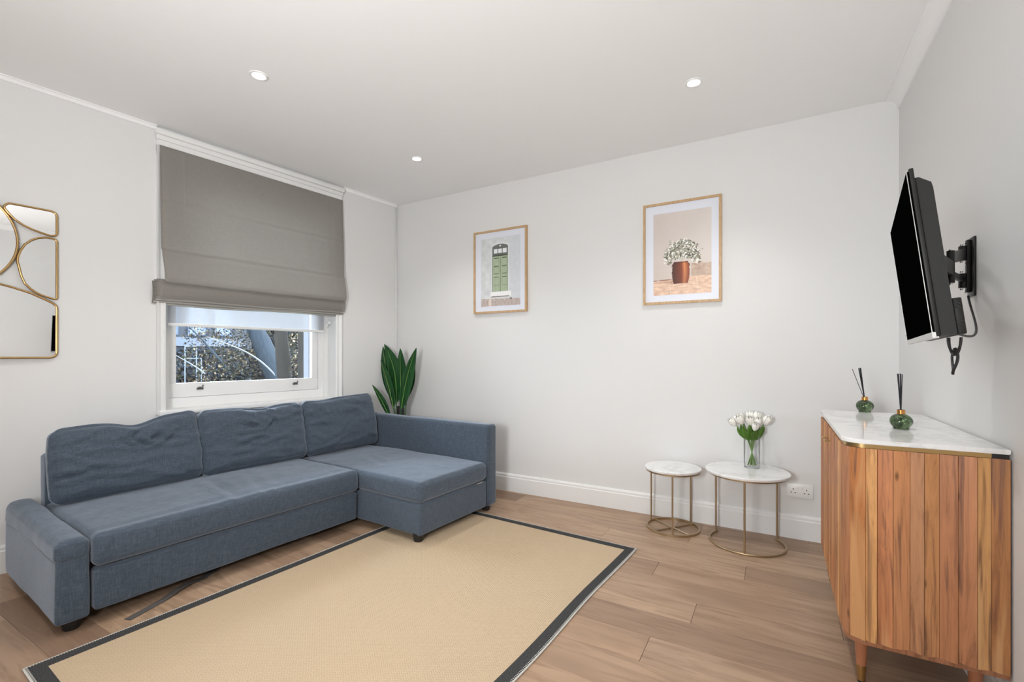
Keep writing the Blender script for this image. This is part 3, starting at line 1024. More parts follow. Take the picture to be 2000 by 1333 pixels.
# glass vase with tulips
vx, vy = c2r(1.527, 2.950)
vase = empty('vase', (vx, vy, 0.4555), 0, 'clear glass cylinder vase on the larger marble side table', 'vase')
bm = bmesh.new()
add_lathe(bm, [(0, 0.0), (0.043, 0.0), (0.045, 0.003), (0.046, 0.05), (0.047, 0.203), (0.0455, 0.2045), (0.044, 0.203), (0.043, 0.05), (0.040, 0.012), (0, 0.010)], 48, cap=False)
build('glass_body', bm, M['vase'], vase, smooth=True)
rt = random.Random(5)
def tulip_head(size):
    bm = bmesh.new()
    for k in range(6):
        a = k * math.pi / 3 + (0.1 if k % 2 else 0)
        rr = 0.0 if k % 2 else 0.002
        rows = []
        for i in range(9):
            t_ = i / 8
            z = t_ * 0.052 * size
            rad = (0.0165 * math.sin(math.pi * (0.12 + 0.70 * t_)) + rr) * size + 0.001
            hw = 0.72 * math.sin(math.pi * min(1, 0.08 + 0.92 * (1 - abs(t_ - 0.45) * 1.0) * 0.9) / 1.0 if t_ < 0.45 else math.pi * 0.5 * (1 - ((t_ - 0.45) / 0.55) ** 2.2)) if t_ >= 0.45 else 0.72 * math.sin(math.pi / 2 * (0.35 + 0.65 * t_ / 0.45))
            row = []
            for j in range(5):
                s = (j - 2) / 2
                aa = a + s * hw
                rj = rad * (1 - 0.10 * (1 - abs(s)) * 0)
                row.append(bm.verts.new((rj * math.cos(aa), rj * math.sin(aa), z - 0.002 * size * abs(s) * (t_ > 0.8))))
            rows.append(row)
        for i in range(8):
            for j in range(4):
                bm.faces.new((rows[i][j], rows[i][j + 1], rows[i + 1][j + 1], rows[i + 1][j]))
    bmesh.ops.recalc_face_normals(bm, faces=bm.faces)
    bmesh.ops.solidify(bm, geom=bm.faces[:], thickness=0.0008)
    return bm
def leaf_mesh(path, width, n=14, fold=0.25, side=None, th=0.0012, prof=None):
    """leaf blade swept along path (list of Vector)"""
    bm = bmesh.new()
    rows = []
    N = len(path)
    for i, p in enumerate(path):
        t_ = i / (N - 1)
        tan = (path[min(i + 1, N - 1)] - path[max(i - 1, 0)]).normalized()
        sd2 = side - tan * side.dot(tan); sd2.normalize()
        nrm = tan.cross(sd2)
        w = width * (prof(t_) if prof else math.sin(math.pi * min(1, t_ ** 0.8)) ** 0.75)
        w = max(w, 0.0004)
        row = []
        for s in (-1, -0.6, 0, 0.6, 1):
            row.append(bm.verts.new(p + sd2 * s * w / 2 + nrm * (abs(s) ** 1.2) * w * fold))
        rows.append(row)
    for i in range(N - 1):
        for j in range(4):
            bm.faces.new((rows[i][j], rows[i][j + 1], rows[i + 1][j + 1], rows[i + 1][j]))
    bmesh.ops.solidify(bm, geom=bm.faces[:], thickness=th)
    return bm
camright = Vector((math.cos(CA), math.sin(CA), 0)); camfwd = Vector((-math.sin(CA), math.cos(CA), 0))
heads = [(-0.108, 0.01, 0.315, 1.0), (-0.080, -0.02, 0.330, 1.05), (-0.052, 0.02, 0.335, 1.05), (-0.028, -0.03, 0.325, 1.0), (0.0, 0.02, 0.345, 1.05),
         (0.012, -0.035, 0.312, 1.1), (0.030, 0.0, 0.345, 1.05), (0.055, 0.025, 0.338, 1.0), (0.066, -0.03, 0.325, 1.05), (0.092, 0.0, 0.322, 1.1),
         (-0.06, 0.05, 0.325, 1.0), (0.02, 0.06, 0.335, 1.0), (0.085, 0.05, 0.318, 1.0), (-0.012, -0.055, 0.298, 1.0)]
for i, (hx, hyy, hz, sc) in enumerate(heads):
    hx *= 0.92; hz -= 0.046; sc *= 1.18
    e = empty('tulip', (vx, vy, 0.4555), 0, 'white tulip with green stem standing in the clear glass vase', 'flower', 'white tulips in the glass vase')
    # stems cross at mid height of the vase: foot on the opposite side
    foot = camright * (-hx * 0.27 + rt.uniform(-0.004, 0.004)) + camfwd * (-hyy * 0.4) + Vector((0, 0, 0.016))
    waist = camright * (hx * 0.06) + camfwd * (hyy * 0.12) + Vector((0, 0, 0.115))
    top = camright * hx + camfwd * hyy + Vector((0, 0, hz))
    pts = []
    for k in range(15):
        t_ = k / 14
        if t_ < 0.4:
            q = foot.lerp(waist, t_ / 0.4)
        else:
            u = (t_ - 0.4) / 0.6
            mid = waist + Vector((0, 0, 0.12)) + (top - waist) * 0.28
            mid.z = waist.z + 0.11
            q = waist * (1 - u) ** 2 + mid * 2 * u * (1 - u) + top * u * u
        pts.append(q)
    bm = bmesh.new(); add_tube(bm, pts, 0.0026, 7)
    build('stem', bm, M['tulip_stem'], e, smooth=True)
    h = build('bloom', tulip_head(sc), M['petal'], e, smooth=True)
    h.location = top - Vector((0, 0, 0.004))
    d = (pts[-1] - pts[-2]).normalized(); d = (d + Vector((0, 0, 0.4))).normalized()
    h.rotation_euler = d.to_track_quat('Z', 'Y').to_euler()
    # one lance leaf each
    lp = [pts[8] + (top - pts[8]) * (k / 9) * rt.uniform(0.86, 0.9) + camfwd * (-0.004) + camright * (0.012 * math.sin(k / 9 * 3.1) * (1 if hx > 0 else -1)) for k in range(10)]
    build('leaf', leaf_mesh(lp, 0.026, side=(camright + camfwd * rt.uniform(-0.5, 0.5)).normalized(), fold=0.2, th=0.0006), M['tulip_leaf'], e, smooth=True)

# ------------------------------------------------------------------ double wall socket
sk = empty('wall_socket', (0.130, BY, 0.305), 0, 'white double wall socket above the skirting, beside the larger side table', 'socket')
box('faceplate', -0.073, 0.073, -0.009, 0, -0.043, 0.043, M['white_plastic'], sk, 0.003)
M['slot'] = base_mat('socket_slot', (0.02, 0.02, 0.02, 1), 0.8)
for sx_ in (-0.036, 0.036):
    bm = bmesh.new()
    for (dx, dz, w_, h_) in ((0, 0.010, 0.0045, 0.009), (-0.011, -0.012, 0.008, 0.0045), (0.011, -0.012, 0.008, 0.0045)):
        add_box(bm, sx_ + dx - w_ / 2, sx_ + dx + w_ / 2, -0.0096, -0.0085, dz - h_ / 2, dz + h_ / 2)
    build('pin_slots', bm, M['slot'], sk)
for sx_ in (-0.012, 0.012):
    bm = bmesh.new(); add_box(bm, sx_ - 0.006, sx_ + 0.006, -0.0125, -0.0085, 0.014, 0.034, 0.0015)
    build('rocker_switch', bm, M['white_plastic'], sk, autosmooth=30)

# ------------------------------------------------------------------ pictures
def lerp3(a, b, t): return tuple(a[i] + (b[i] - a[i]) * t for i in range(3))
def fbm(x, y, s):
    return noise.fractal(Vector((x, y, s)), 0.8, 2.0, 4)
def door_art(u, v):
    """u right 0..1, v up 0..1: an old green double door in a white wall"""
    n = fbm(u * 9, v * 12, 1.0)
    c = lerp3((178, 182, 183), (198, 201, 202), 0.5 + 0.5 * n)
    if u > 0.70: c = lerp3(c, (184, 190, 196), 0.5)
    # pavement
    e = 0.115 - 0.02 * u + 0.010 * fbm(u * 14, 3, 2)
    if v < e:
        c = lerp3((152, 140, 134), (182, 172, 167), 0.5 + 0.6 * fbm(u * 22, v * 40, 5))
        if 0.20 < u < 0.27: c = lerp3(c, (220, 205, 196), 0.6)
    # step
    if 0.25 < u < 0.78 and 0.135 < v < 0.205: c = (232, 232, 230)
    if 0.27 < u < 0.73 and 0.131 < v < 0.142: c = (110, 104, 98)
    if 0.74 < u < 0.80 and 0.085 < v < 0.11: c = (120, 104, 96)
    dl, dr = 0.295, 0.70
    top = 0.868 + 0.035 * (1 - ((u - 0.5) / 0.21) ** 2)
    if dl < u < dr and 0.21 < v < top:
        g = (158, 170, 148)
        c = lerp3(g, (142, 156, 130), 0.5 + 0.6 * fbm(u * 20, v * 8, 7))
        if v > 0.745:
            c = (92, 96, 92)
            for a, b in ((0.335, 0.43), (0.45, 0.545), (0.565, 0.665)):
                if a < u < b and 0.770 < v < 0.835: c = (206, 210, 212)
            if v > 0.85: c = (98, 100, 98)
            if abs(u - 0.5) < 0.018 and abs(v - 0.878) < 0.010: c = (220, 222, 220)
        if abs(v - 0.735) < 0.008: c = (70, 78, 66)
        if v < 0.725:
            if abs(u - 0.505) < 0.006: c = (96, 112, 86)
            if u < dl + 0.018: c = (84, 92, 80)
            if u > dr - 0.014: c = (104, 118, 96)
            for a, b in ((0.335, 0.465), (0.545, 0.665)):
                for (z0, z1) in ((0.585, 0.700), (0.47, 0.575), (0.30, 0.42)):
                    if a < u < b and (abs(v - z1) < 0.005 or abs(v - z0) < 0.003): c = (64, 78, 58)
                    if (abs(u - a) < 0.004 or abs(u - b) < 0.004) and z0 < v < z1: c = (112, 130, 100)
    elif 0.27 < u < 0.73 and 0.21 < v < top + 0.03: c = lerp3(c, (206, 210, 210), 0.5)
    return c
rp = random.Random(21)
leaves = []
for _ in range(1000):
    a = rp.uniform(0, math.pi); rr_ = math.sqrt(rp.random())
    lu = 0.505 + 0.31 * rr_ * math.cos(a) + rp.gauss(0, 0.012)
    lv = 0.44 + 0.205 * rr_ * math.sin(a) + rp.gauss(0, 0.012) - (0.06 if abs(lu - 0.5) > 0.18 and rp.random() < 0.5 else 0)
    leaves.append((lu, lv, rp.uniform(0, 3.14), rp.uniform(0.016, 0.030), rp.choice(((122, 122, 106), (98, 98, 84), (160, 160, 146), (226, 222, 212), (212, 208, 198), (82, 76, 66), (150, 146, 132)))))
for (lu, lv) in ((0.29, 0.655), (0.30, 0.635), (0.50, 0.66), (0.49, 0.645), (0.52, 0.655), (0.31, 0.61), (0.80, 0.50), (0.85, 0.52), (0.82, 0.45)):
    leaves.append((lu, lv, 0.6, 0.016, (132, 130, 118)))
def pot_art(u, v):
    n = fbm(u * 3, v * 3, 2)
    c = lerp3((184, 174, 168), (194, 187, 181), min(1, max(0, u + 0.2 * n)))
    c = lerp3(c, (186, 168, 156), max(0, 0.45 - v) * 0.9)
    if u > 0.66 and v < 0.36 + 0.015 * fbm(u * 8, 2, 4):
        c = lerp3((160, 138, 124), (188, 168, 152), 0.5 + 0.7 * fbm(u * 7, v * 18, 6))
    fl_ = 0.180 + 0.020 * u if u < 0.6 else 0.205
    if v < fl_:
        c = lerp3((188, 156, 136), (216, 190, 168), 0.5 + 0.6 * fbm(u * 9, v * 34, 9))
        for gx in (0.28, 0.52, 0.75):
            if abs(u - gx - (0.2 - v) * 0.15) < 0.004: c = lerp3(c, (228, 210, 192), 0.7)
        for gz in (0.045, 0.10, 0.15):
            if abs(v - gz - 0.01 * u) < 0.0025: c = lerp3(c, (168, 140, 122), 0.6)
        if u < 0.42 and v > 0.12: c = lerp3(c, (126, 92, 76), 0.6 * (u / 0.42) * max(0, 1 - abs(v - 0.158) / 0.04))
    if abs(v - fl_) < 0.004 and u < 0.36: c = (110, 76, 66)
    # copper pot
    pv0, pv1 = 0.128, 0.395
    if pv0 < v < pv1:
        k = (v - pv0) / (pv1 - pv0)
        hw = 0.100 + 0.052 * math.sin(math.pi * (0.10 + 0.80 * k)) ** 0.8
        d = (u - 0.485) / hw
        if abs(d) < 1:
            if d < 0.1: c = lerp3((66, 42, 36), (122, 62, 42), (d + 1) / 1.1)
            elif d < 0.45: c = lerp3((122, 62, 42), (206, 134, 84), (d - 0.1) / 0.35)
            else: c = lerp3((206, 134, 84), (120, 58, 42), (d - 0.45) / 0.55)
            c = lerp3(c, (92, 62, 60), 0.35 * (1 - k))
            if v > pv1 - 0.02: c = lerp3(c, (60, 40, 34), 0.4)
        elif abs(d) < 1.12 and 0.78 < k < 0.90: c = (96, 60, 48)
    return c
def paint_leaves(u, v, c):
    for (lu, lv, a, s, lc) in leaves:
        du, dv = (u - lu), (v - lv) * 1.45
        if abs(du) > s or abs(dv) > s: continue
        p = du * math.cos(a) + dv * math.sin(a); q = -du * math.sin(a) + dv * math.cos(a)
        if (p / s) ** 2 + (q / (s * 0.42)) ** 2 < 1: c = lc
    return c
def art_mesh(name, fn, w, h, nx, ny2, parent, leaves_on=False):
    me = bpy.data.meshes.new(name)
    verts = []; faces = []
    for j in range(ny2 + 1):
        for i in range(nx + 1):
            verts.append((-w / 2 + w * i / nx, 0, -h / 2 + h * j / ny2))
    for j in range(ny2):
        for i in range(nx):
            a = j * (nx + 1) + i
            faces.append((a, a + 1, a + nx + 2, a + nx + 1))
    me.from_pydata(verts, [], faces)
    at = me.color_attributes.new('print', 'FLOAT_COLOR', 'POINT')
    buf = []
    for j in range(ny2 + 1):
        for i in range(nx + 1):
            u, v = i / nx, j / ny2
            c = fn(u, v)
            if leaves_on: c = paint_leaves(u, v, c)
            buf.extend([min(0.9, q * 1.35) for q in srgb(*[max(0, min(255, x)) for x in c])[:3]] + [1.0])
    at.data.foreach_set('color', buf)
    me.materials.append(M['print'])
    o = bpy.data.objects.new(name, me); COL.objects.link(o); o.parent = parent
    return o
m = base_mat('printed_paper', (1, 1, 1, 1), 0.25)
t = NT(m)
va = t.node('ShaderNodeVertexColor'); va.layer_name = 'print'
t.color(va.outputs[0])
M['print'] = m
def picture(xc, zc, w, h, pw, ph, px, pz, fn, lab, lv):
    e = empty('framed_picture', (xc, BY, zc), 0, lab, 'picture', 'pair of oak framed pictures')
    fw, fd = 0.017, 0.024
    bm = bmesh.new()
    out = [(-w / 2, -h / 2), (w / 2, -h / 2), (w / 2, h / 2), (-w / 2, h / 2)]
    inn = [(-w / 2 + fw, -h / 2 + fw), (w / 2 - fw, -h / 2 + fw), (w / 2 - fw, h / 2 - fw), (-w / 2 + fw, h / 2 - fw)]
    O1 = [bm.verts.new((a, -0.002, b)) for a, b in out]; O2 = [bm.verts.new((a, -fd, b)) for a, b in out]
    I1 = [bm.verts.new((a, -0.002, b)) for a, b in inn]; I2 = [bm.verts.new((a, -fd, b)) for a, b in inn]
    for k in range(4):
        j = (k + 1) % 4
        bm.faces.new((O1[k], O1[j], O2[j], O2[k])); bm.faces.new((O2[k], O2[j], I2[j], I2[k]))
        bm.faces.new((I2[k], I2[j], I1[j], I1[k])); bm.faces.new((I1[k], I1[j], O1[j], O1[k]))
    build('frame', bm, M['frame_wood'], e)
    box('mat_board', -w / 2 + fw, w / 2 - fw, -0.014, -0.004, -h / 2 + fw, h / 2 - fw, M['mat_board'], e)
    a = art_mesh('print', fn, pw, ph, 150, 220, e, lv)
    a.location = (px, -0.0146, pz)
picture(-2.097, 1.908, 0.540, 0.730, 0.398, 0.598, 0.005, -0.004, door_art, 'oak framed picture of an old green double door in a white wall', False)
picture(-0.589, 1.908, 0.530, 0.734, 0.393, 0.592, 0.004, -0.006, pot_art, 'oak framed picture of a leafy plant in a copper pot', True)

# ------------------------------------------------------------------ mirror of gold wire frames
mr = lw_empty('wall_mirror', 0.022, 2.888, 1.57, label='gold wire framed wall mirror made of curved pieces, left of the window', cat='mirror')
mr.rotation_euler = (0, 0, TH + R(2.8))
def rounded(poly, rad, seg=5):
    out = []
    n = len(poly)
    for i in range(n):
        p = Vector((*poly[i][:2], 0)); a = Vector((*poly[i - 1][:2], 0)); b = Vector((*poly[(i + 1) % n][:2], 0))
        r_ = poly[i][2] if len(poly[i]) > 2 else rad
        if r_ == 0:
            out.append((p.x, p.y)); continue
        d1 = (a - p); d2 = (b - p)
        r1 = min(r_, d1.length * 0.45, d2.length * 0.45)
        p1 = p + d1.normalized() * r1; p2 = p + d2.normalized() * r1
        for k in range(seg + 1):
            t_ = k / seg
            q = p1 * (1 - t_) ** 2 + p * 2 * t_ * (1 - t_) + p2 * t_ * t_
            out.append((q.x, q.y))
    return out
def mirror_piece(poly):
    """poly in (y_local, z_local)"""
    e = None
    bm = bmesh.new()
    add_prism(bm, poly, 0.010, 0.014, 'x')
    g = build('mirror_glass', bm, M['mirror'], mr)
    bm = bmesh.new()
    add_tube(bm, [(0.014, a, b) for a, b in poly], 0.0058, 8, closed=True)
    build('wire_frame', bm, M['gold'], mr, smooth=True)
HW = 0.428; ZT = 0.418; ZB = -0.414; CR = 0.272; CZ = 0.2134
def circ(cy, cz, r, a0, a1, n): return [(cy + r * math.cos(R(a0 + (a1 - a0) * k / n)), cz + r * math.sin(R(a0 + (a1 - a0) * k / n))) for k in range(n + 1)]
# central circle cut flat by the top
aT = math.degrees(math.asin(min(1, (ZT - CZ) / CR)))
mirror_piece(circ(0, CZ, CR, 180 - aT, 360 + aT, 60))
for sg in (1, -1):
    # top corner piece (measured from the visible right side)
    A = [(0.237, ZT, 0.02), (HW, ZT, 0.03), (HW, 0.283, 0.02), (0.402, 0.277, 0)] + [(0.365, 0.286, 0), (0.328, 0.297, 0), (0.295, 0.312, 0), (0.262, 0.336, 0), (0.238, 0.365, 0), (0.219, 0.394, 0.012)]
    A = rounded(A, 0.0)
    mirror_piece([(a * sg, b) for a, b in A])
    Cc = [(HW, 0.262, 0.03), (HW, -0.083, 0.03), (0.400, -0.075, 0), (0.367, -0.064, 0), (0.345, -0.052, 0), (0.322, -0.033, 0), (0.300, -0.006, 0), (0.286, 0.036, 0), (0.279, 0.075, 0), (0.272, 0.108, 0),
          (0.274, 0.140, 0), (0.283, 0.170, 0), (0.300, 0.207, 0), (0.325, 0.236, 0), (0.352, 0.254, 0), (0.385, 0.264, 0)]
    Cc = rounded(Cc, 0.0)
    mirror_piece([(a * sg, b) for a, b in Cc])
top_arch = [(0.0, -0.005), (0.209, -0.022), (0.255, -0.034), (0.322, -0.057), (0.387, -0.090)]
Dp = [(HW, ZB, 0.035), (HW, -0.115, 0.035)] + [(a, b, 0) for a, b in reversed(top_arch)] + [(-a, b, 0) for a, b in top_arch[1:]] + [(-HW, -0.115, 0.035), (-HW, ZB, 0.035)]
mirror_piece(rounded(Dp, 0.0))

# ------------------------------------------------------------------ television on its wall arm
tv = empty('television', (0.357, 1.877, 1.422), 0, 'black flat television tilted forward on a wall bracket above the sideboard', 'television')
# local frame: +x = screen normal (towards the room), y = width, z = up
yaw, pit = 0.124, 0.119
ex = Vector((math.sin(yaw), math.cos(yaw), 0)); nn = Vector((-math.cos(yaw), math.sin(yaw), 0))
up2 = Vector((0, 0, math.cos(pit))) + nn * math.sin(pit)
n2 = (ex.cross(up2)).normalized()
if n2.dot(nn) < 0: n2 = -n2
rotm = Matrix((n2, ex, up2)).transposed().to_4x4()
if rotm.to_3x3().determinant() < 0:
    ex = -ex; rotm = Matrix((n2, ex, up2)).transposed().to_4x4()
FAR = 1 if ex.y > 0 else -1
tv.rotation_euler = rotm.to_euler()
hw, hh2 = 0.365, 0.215
box('screen', -0.004, 0.0005, -hw + 0.0012, hw - 0.0012, -hh2 + 0.016, hh2 - 0.003, M['screen'], tv)
bm = bmesh.new()
add_box(bm, -0.012, 0.001, -hw, hw, -hh2, -hh2 + 0.016, 0.001)
add_box(bm, -0.0005, 0.0010, -hw - 0.0010, -hw + 0.001, -hh2, hh2)
add_box(bm, -0.0005, 0.0010, hw - 0.001, hw + 0.0010, -hh2, hh2)
build('silver_bezel', bm, M['silver'], tv)
box('panel', -0.014, -0.0045, -hw, hw, -hh2 + 0.002, hh2 + 0.004, M['tvback'], tv, 0.002)
bm = bmesh.new()
add_prism(bm, [(-0.0142, -hh2 + 0.006), (-0.0142, hh2 - 0.020), (-0.022, hh2 - 0.020), (-0.044, hh2 - 0.040), (-0.046, hh2 - 0.055), (-0.046, -hh2 + 0.10), (-0.046, -hh2 + 0.006)], -hw + 0.012, hw - 0.012, 'y')
build('rear_housing', bm, M['tvback'], tv)
bm = bmesh.new()
add_box(bm, -0.066, -0.0462, -hw + 0.03, hw - 0.03, -hh2 + 0.004, -hh2 + 0.095, 0.003)
build('speaker_box', bm, M['tvback'], tv, autosmooth=30)
ys = -FAR * (hw - 0.0295)
for zc_ in (-hh2 + 0.074, -hh2 + 0.030):
    for k in (0, 1):
        bm = bmesh.new()
        add_tube(bm, [(-0.061, ys, zc_ - 0.006 + k * 0.010), (-0.055, ys, zc_ + k * 0.010), (-0.049, ys, zc_ - 0.004 + k * 0.010)], 0.0016, 6)
        build('vent_mark', bm, M['black'], tv)

mt = empty('tv_wall_mount', (RX, 2.30, 1.49), 0, 'black swivel arm wall bracket holding the television', 'tv bracket')
BL = M['black_metal']
bm = bmesh.new()
add_box(bm, -0.007, 0.0, -0.034, 0.034, -0.108, 0.108, 0.003)
add_box(bm, -0.020, -0.006, -0.010, 0.010, -0.092, 0.100, 0.003)
build('wall_plate', bm, BL, mt, autosmooth=30)
# pivots (wall side), elbow, head
tvb = Matrix.Translation((0.357, 1.877, 1.422)) @ rotm
hd = tvb @ Vector((-0.058, 0.0, 0.045)) - Vector((RX, 2.30, 1.49))
elbow = Vector((-0.105, -0.18, 0.0))
piv = Vector((-0.032, -0.015, 0.0))
for zz in (0.050, -0.050):
    bm = bmesh.new()
    add_tube(bm, [(piv.x, piv.y, zz - 0.026), (piv.x, piv.y, zz + 0.026)], 0.012, 16)
    build('pivot', bm, BL, mt, autosmooth=40)
def arm_bar(a, b, w_, hgt, name, mat):
    a = Vector(a); b = Vector(b); d = (b - a); L = d.length
    bm = bmesh.new(); add_box(bm, 0, L, -w_ / 2, w_ / 2, -hgt / 2, hgt / 2, 0.003)
    o = build(name, bm, mat, mt, autosmooth=30)
    o.location = a; o.rotation_euler = d.to_track_quat('X', 'Z').to_euler()
    return o
arm_bar((piv.x, piv.y, 0.045), (elbow.x, elbow.y, 0.012), 0.016, 0.040, 'swivel_arm', M['grey_metal'])
arm_bar((piv.x, piv.y, -0.045), (elbow.x, elbow.y, -0.045), 0.016, 0.020, 'swivel_arm', BL)
bm = bmesh.new(); add_tube(bm, [(elbow.x, elbow.y, -0.075), (elbow.x, elbow.y, 0.035)], 0.011, 16)
build('elbow_joint', bm, BL, mt, autosmooth=40)
arm_bar((elbow.x, elbow.y, hd.z - 0.01), (hd.x, hd.y, hd.z), 0.018, 0.050, 'head_arm', BL)
bm = bmesh.new()
add_box(bm, -0.004, 0.004, -0.10, 0.10, -0.10, 0.10, 0.002)
hp = build('head_plate', bm, BL, mt, autosmooth=30)
hp.location = tvb @ Vector((-0.0505, 0, 0.035)) - Vector((RX, 2.30, 1.49)); hp.rotation_euler = rotm.to_euler()
for (bx_, by_, bz_) in ((-0.0205, 0.0, 0.09), (-0.0205, 0.0, -0.09), (-0.0205, -0.006, 0.012)):
    bm = bmesh.new(); add_lathe(bm, [(0, 0.0), (0.005, 0.0), (0.0045, 0.003), (0, 0.0035)], 12)
    o = build('bolt', bm, M['chrome'], mt, smooth=True); o.location = (bx_, by_, bz_); o.rotation_euler = (0, R(-90), 0)
for (px_, py_, pz_) in ((piv.x - 0.004, piv.y, 0.080), (piv.x - 0.004, piv.y, 0.018), (piv.x - 0.004, piv.y, -0.018), (piv.x - 0.004, piv.y, -0.082), (elbow.x, elbow.y, 0.036), (elbow.x, elbow.y, -0.079)):
    bm = bmesh.new(); add_lathe(bm, [(0, -0.002), (0.0055, -0.002), (0.0055, 0.003), (0, 0.0035)], 12)
    o = build('bolt', bm, M['chrome'], mt, autosmooth=40); o.location = (px_, py_, pz_)

def bez(p0, p1, p2, p3, n=16):
    p0, p1, p2, p3 = map(Vector, (p0, p1, p2, p3))
    return [p0 * (1 - t) ** 3 + p1 * 3 * t * (1 - t) ** 2 + p2 * 3 * t * t * (1 - t) + p3 * t ** 3 for t in [k / n for k in range(n + 1)]]
box_back = tvb @ Vector((-0.109, -FAR * 0.30, -hh2 + 0.03))
bm = bmesh.new()
add_tube(bm, bez((RX - 0.016, 2.29, 1.385), (RX - 0.010, 2.27, 1.30), (RX - 0.01, 2.12, 1.20), tuple(tvb @ Vector((-0.067, -FAR * 0.16, -hh2 + 0.012)))), 0.0035, 8)
tag(build('power_cable', bm, M['black']), 'black cable looping from the wall bracket down to the television foot', 'cable')
bm = bmesh.new()
add_tube(bm, bez((RX - 0.060, 2.27, 1.46), (0.50, 2.20, 1.50), (0.52, 2.05, 1.36), tuple(tvb @ Vector((-0.053, -FAR * 0.10, -hh2 + 0.10)))), 0.0035, 8)
tag(build('power_cable', bm, M['black']), 'black cable curving from the bracket pivot behind the television', 'cable')
cb0 = tvb @ Vector((-0.055, -FAR * 0.12, -hh2 + 0.002))
bm = bmesh.new()
for k in range(3):
    a = cb0 + Vector((0.004 * k, 0.012 * k, 0)); b_ = a + Vector((0.02, -0.03 + 0.005 * k, 0.0))
    add_tube(bm, bez(a, a + Vector((0, 0.0, -0.055 - 0.006 * k)), b_ + Vector((0, 0, -0.055 - 0.004 * k)), b_), 0.0032, 8)
p = cb0 + Vector((0.012, -0.01, -0.030))
add_tube(bm, bez(p, p + Vector((0.012, -0.02, -0.03)), p + Vector((-0.01, -0.012, -0.06)), p + Vector((-0.004, 0.0, -0.072))), 0.0036, 8)
add_tube(bm, bez(p, p + Vector((-0.012, 0.0, -0.02)), p + Vector((0.0, 0.006, -0.05)), p + Vector((-0.004, 0.0, -0.072))), 0.0030, 8)
tag(build('cable_bundle', bm, M['black']), 'bundle of looped black cable hanging below the television', 'cable')

# ------------------------------------------------------------------ reeded sideboard
cab = empty('sideboard', (RX - 0.006, 2.455, 0), 0, 'reeded acacia wood sideboard with white marble top and brass rim, against the right wall', 'sideboard')
# local: x -> room x relative to wall, y along wall
CZ0, CZ1 = 0.190, 0.850
FX = -0.412            # front plane
YN, YF = -0.485, 0.490   # near and far end planes
RC = 0.060
def plan(off, xb=0.0, n=8):
    """outline of the rounded plan, grown by off"""
    p = [(xb, YN - off)]
    r_ = RC + off
    for k in range(n + 1):
        a = R(270 - 90 * k / n)
        p.append((FX + RC + r_ * math.cos(a), YN + RC + r_ * math.sin(a)))
    for k in range(n + 1):
        a = R(180 - 90 * k / n)
        p.append((FX + RC + r_ * math.cos(a), YF - RC + r_ * math.sin(a)))
    p.append((xb, YF + off))
    return p
prism('carcass', plan(-0.016), CZ0 + 0.004, CZ1, M['acacia'], cab)
prism('base_board', plan(-0.002), CZ0 - 0.012, CZ0 + 0.003, M['acacia'], cab)
prism('brass_rim', plan(-0.004, -0.040), CZ1 + 0.0005, CZ1 + 0.0145, M['gold'], cab, autosmooth=30)
box('rim_end_block', -0.0398, -0.004, YN + 0.004, YF - 0.004, CZ1 + 0.0005, CZ1 + 0.0145, M['black'], cab)
bm = bmesh.new()
add_prism(bm, plan(0.004), CZ1 + 0.015, CZ1 + 0.0305)
bmesh.ops.bevel(bm, geom=[e for e in bm.edges if abs(e.verts[0].co.z - e.verts[1].co.z) < 1e-6], offset=0.002, segments=2, affect='EDGES')
mtp = build('marble_top', bm, M['marble'], cab, autosmooth=40)
# slats: sawtooth boards. path points (plan) with outward normals
SLAT_TONES = [(168, 124, 92), (206, 164, 122), (188, 138, 112), (176, 128, 104), (198, 150, 114), (178, 138, 114), (200, 148, 116), (194, 138, 108), (216, 170, 124), (178, 124, 88), (184, 136, 110), (170, 128, 102)]
slat_n = [0]
cab_rand = random.Random(3)
def slat(parent, p0, p1, d0, d1, nrm, z0=CZ0 + 0.002, z1=CZ1 - 0.0005):
    """board between plan points p0,p1 whose face stands d0 proud at p0 and d1 at p1"""
    p0 = Vector(p0); p1 = Vector(p1); nrm = Vector(nrm)
    t_ = (p1 - p0).normalized() * 0.0007
    a = p0 + t_; b = p1 - t_
    poly = [a - nrm * 0.016, a + nrm * d0, a * 0.98 + b * 0.02 + nrm * d0, b + nrm * d1, b - nrm * 0.016]
    c = (a + b) / 2
    bm = bmesh.new()
    add_prism(bm, [(q.x - c.x, q.y - c.y) for q in poly], z0, z1)
    bmesh.ops.remove_doubles(bm, verts=bm.verts, dist=1e-5)
    o = build('slat', bm, M['acacia'], parent)
    k = slat_n[0]; slat_n[0] += 1
    tone = SLAT_TONES[k] if k < len(SLAT_TONES) else cab_rand.choice(SLAT_TONES)
    o.color = srgb(min(255, tone[0] + 14), tone[1] + 3, tone[2] - 12)
    o.location = (c.x, c.y, 0)
    return o
for o_ in cab.children:
    if o_.name.startswith(('carcass', 'base_board')): o_.color = srgb(170, 118, 86)
side = prism('side_panel', [(0, YN + 0.009), (0, YN + 0.0155), (FX + RC, YN + 0.0155), (FX + RC, YN + 0.009)], CZ0 + 0.006, CZ1 - 0.002, M['acacia'], cab)
side.color = srgb(120, 80, 58)
# widths measured from the photograph along the near end (from the wall)
xs = [0.0, -0.041, -0.074, -0.119, -0.161, -0.200, -0.234, -0.280, -0.322, FX + RC]
prof_ = [(0.004, -0.005), (-0.004, 0.005), (0.005, -0.007), (0.006, -0.007), (-0.007, 0.006), (0.006, -0.007), (-0.007, 0.006), (0.006, -0.007), (0.006, -0.005)]
for i in range(len(xs) - 1):
    slat(side, (xs[i], YN), (xs[i + 1], YN), prof_[i][0], prof_[i][1], (0, -1))
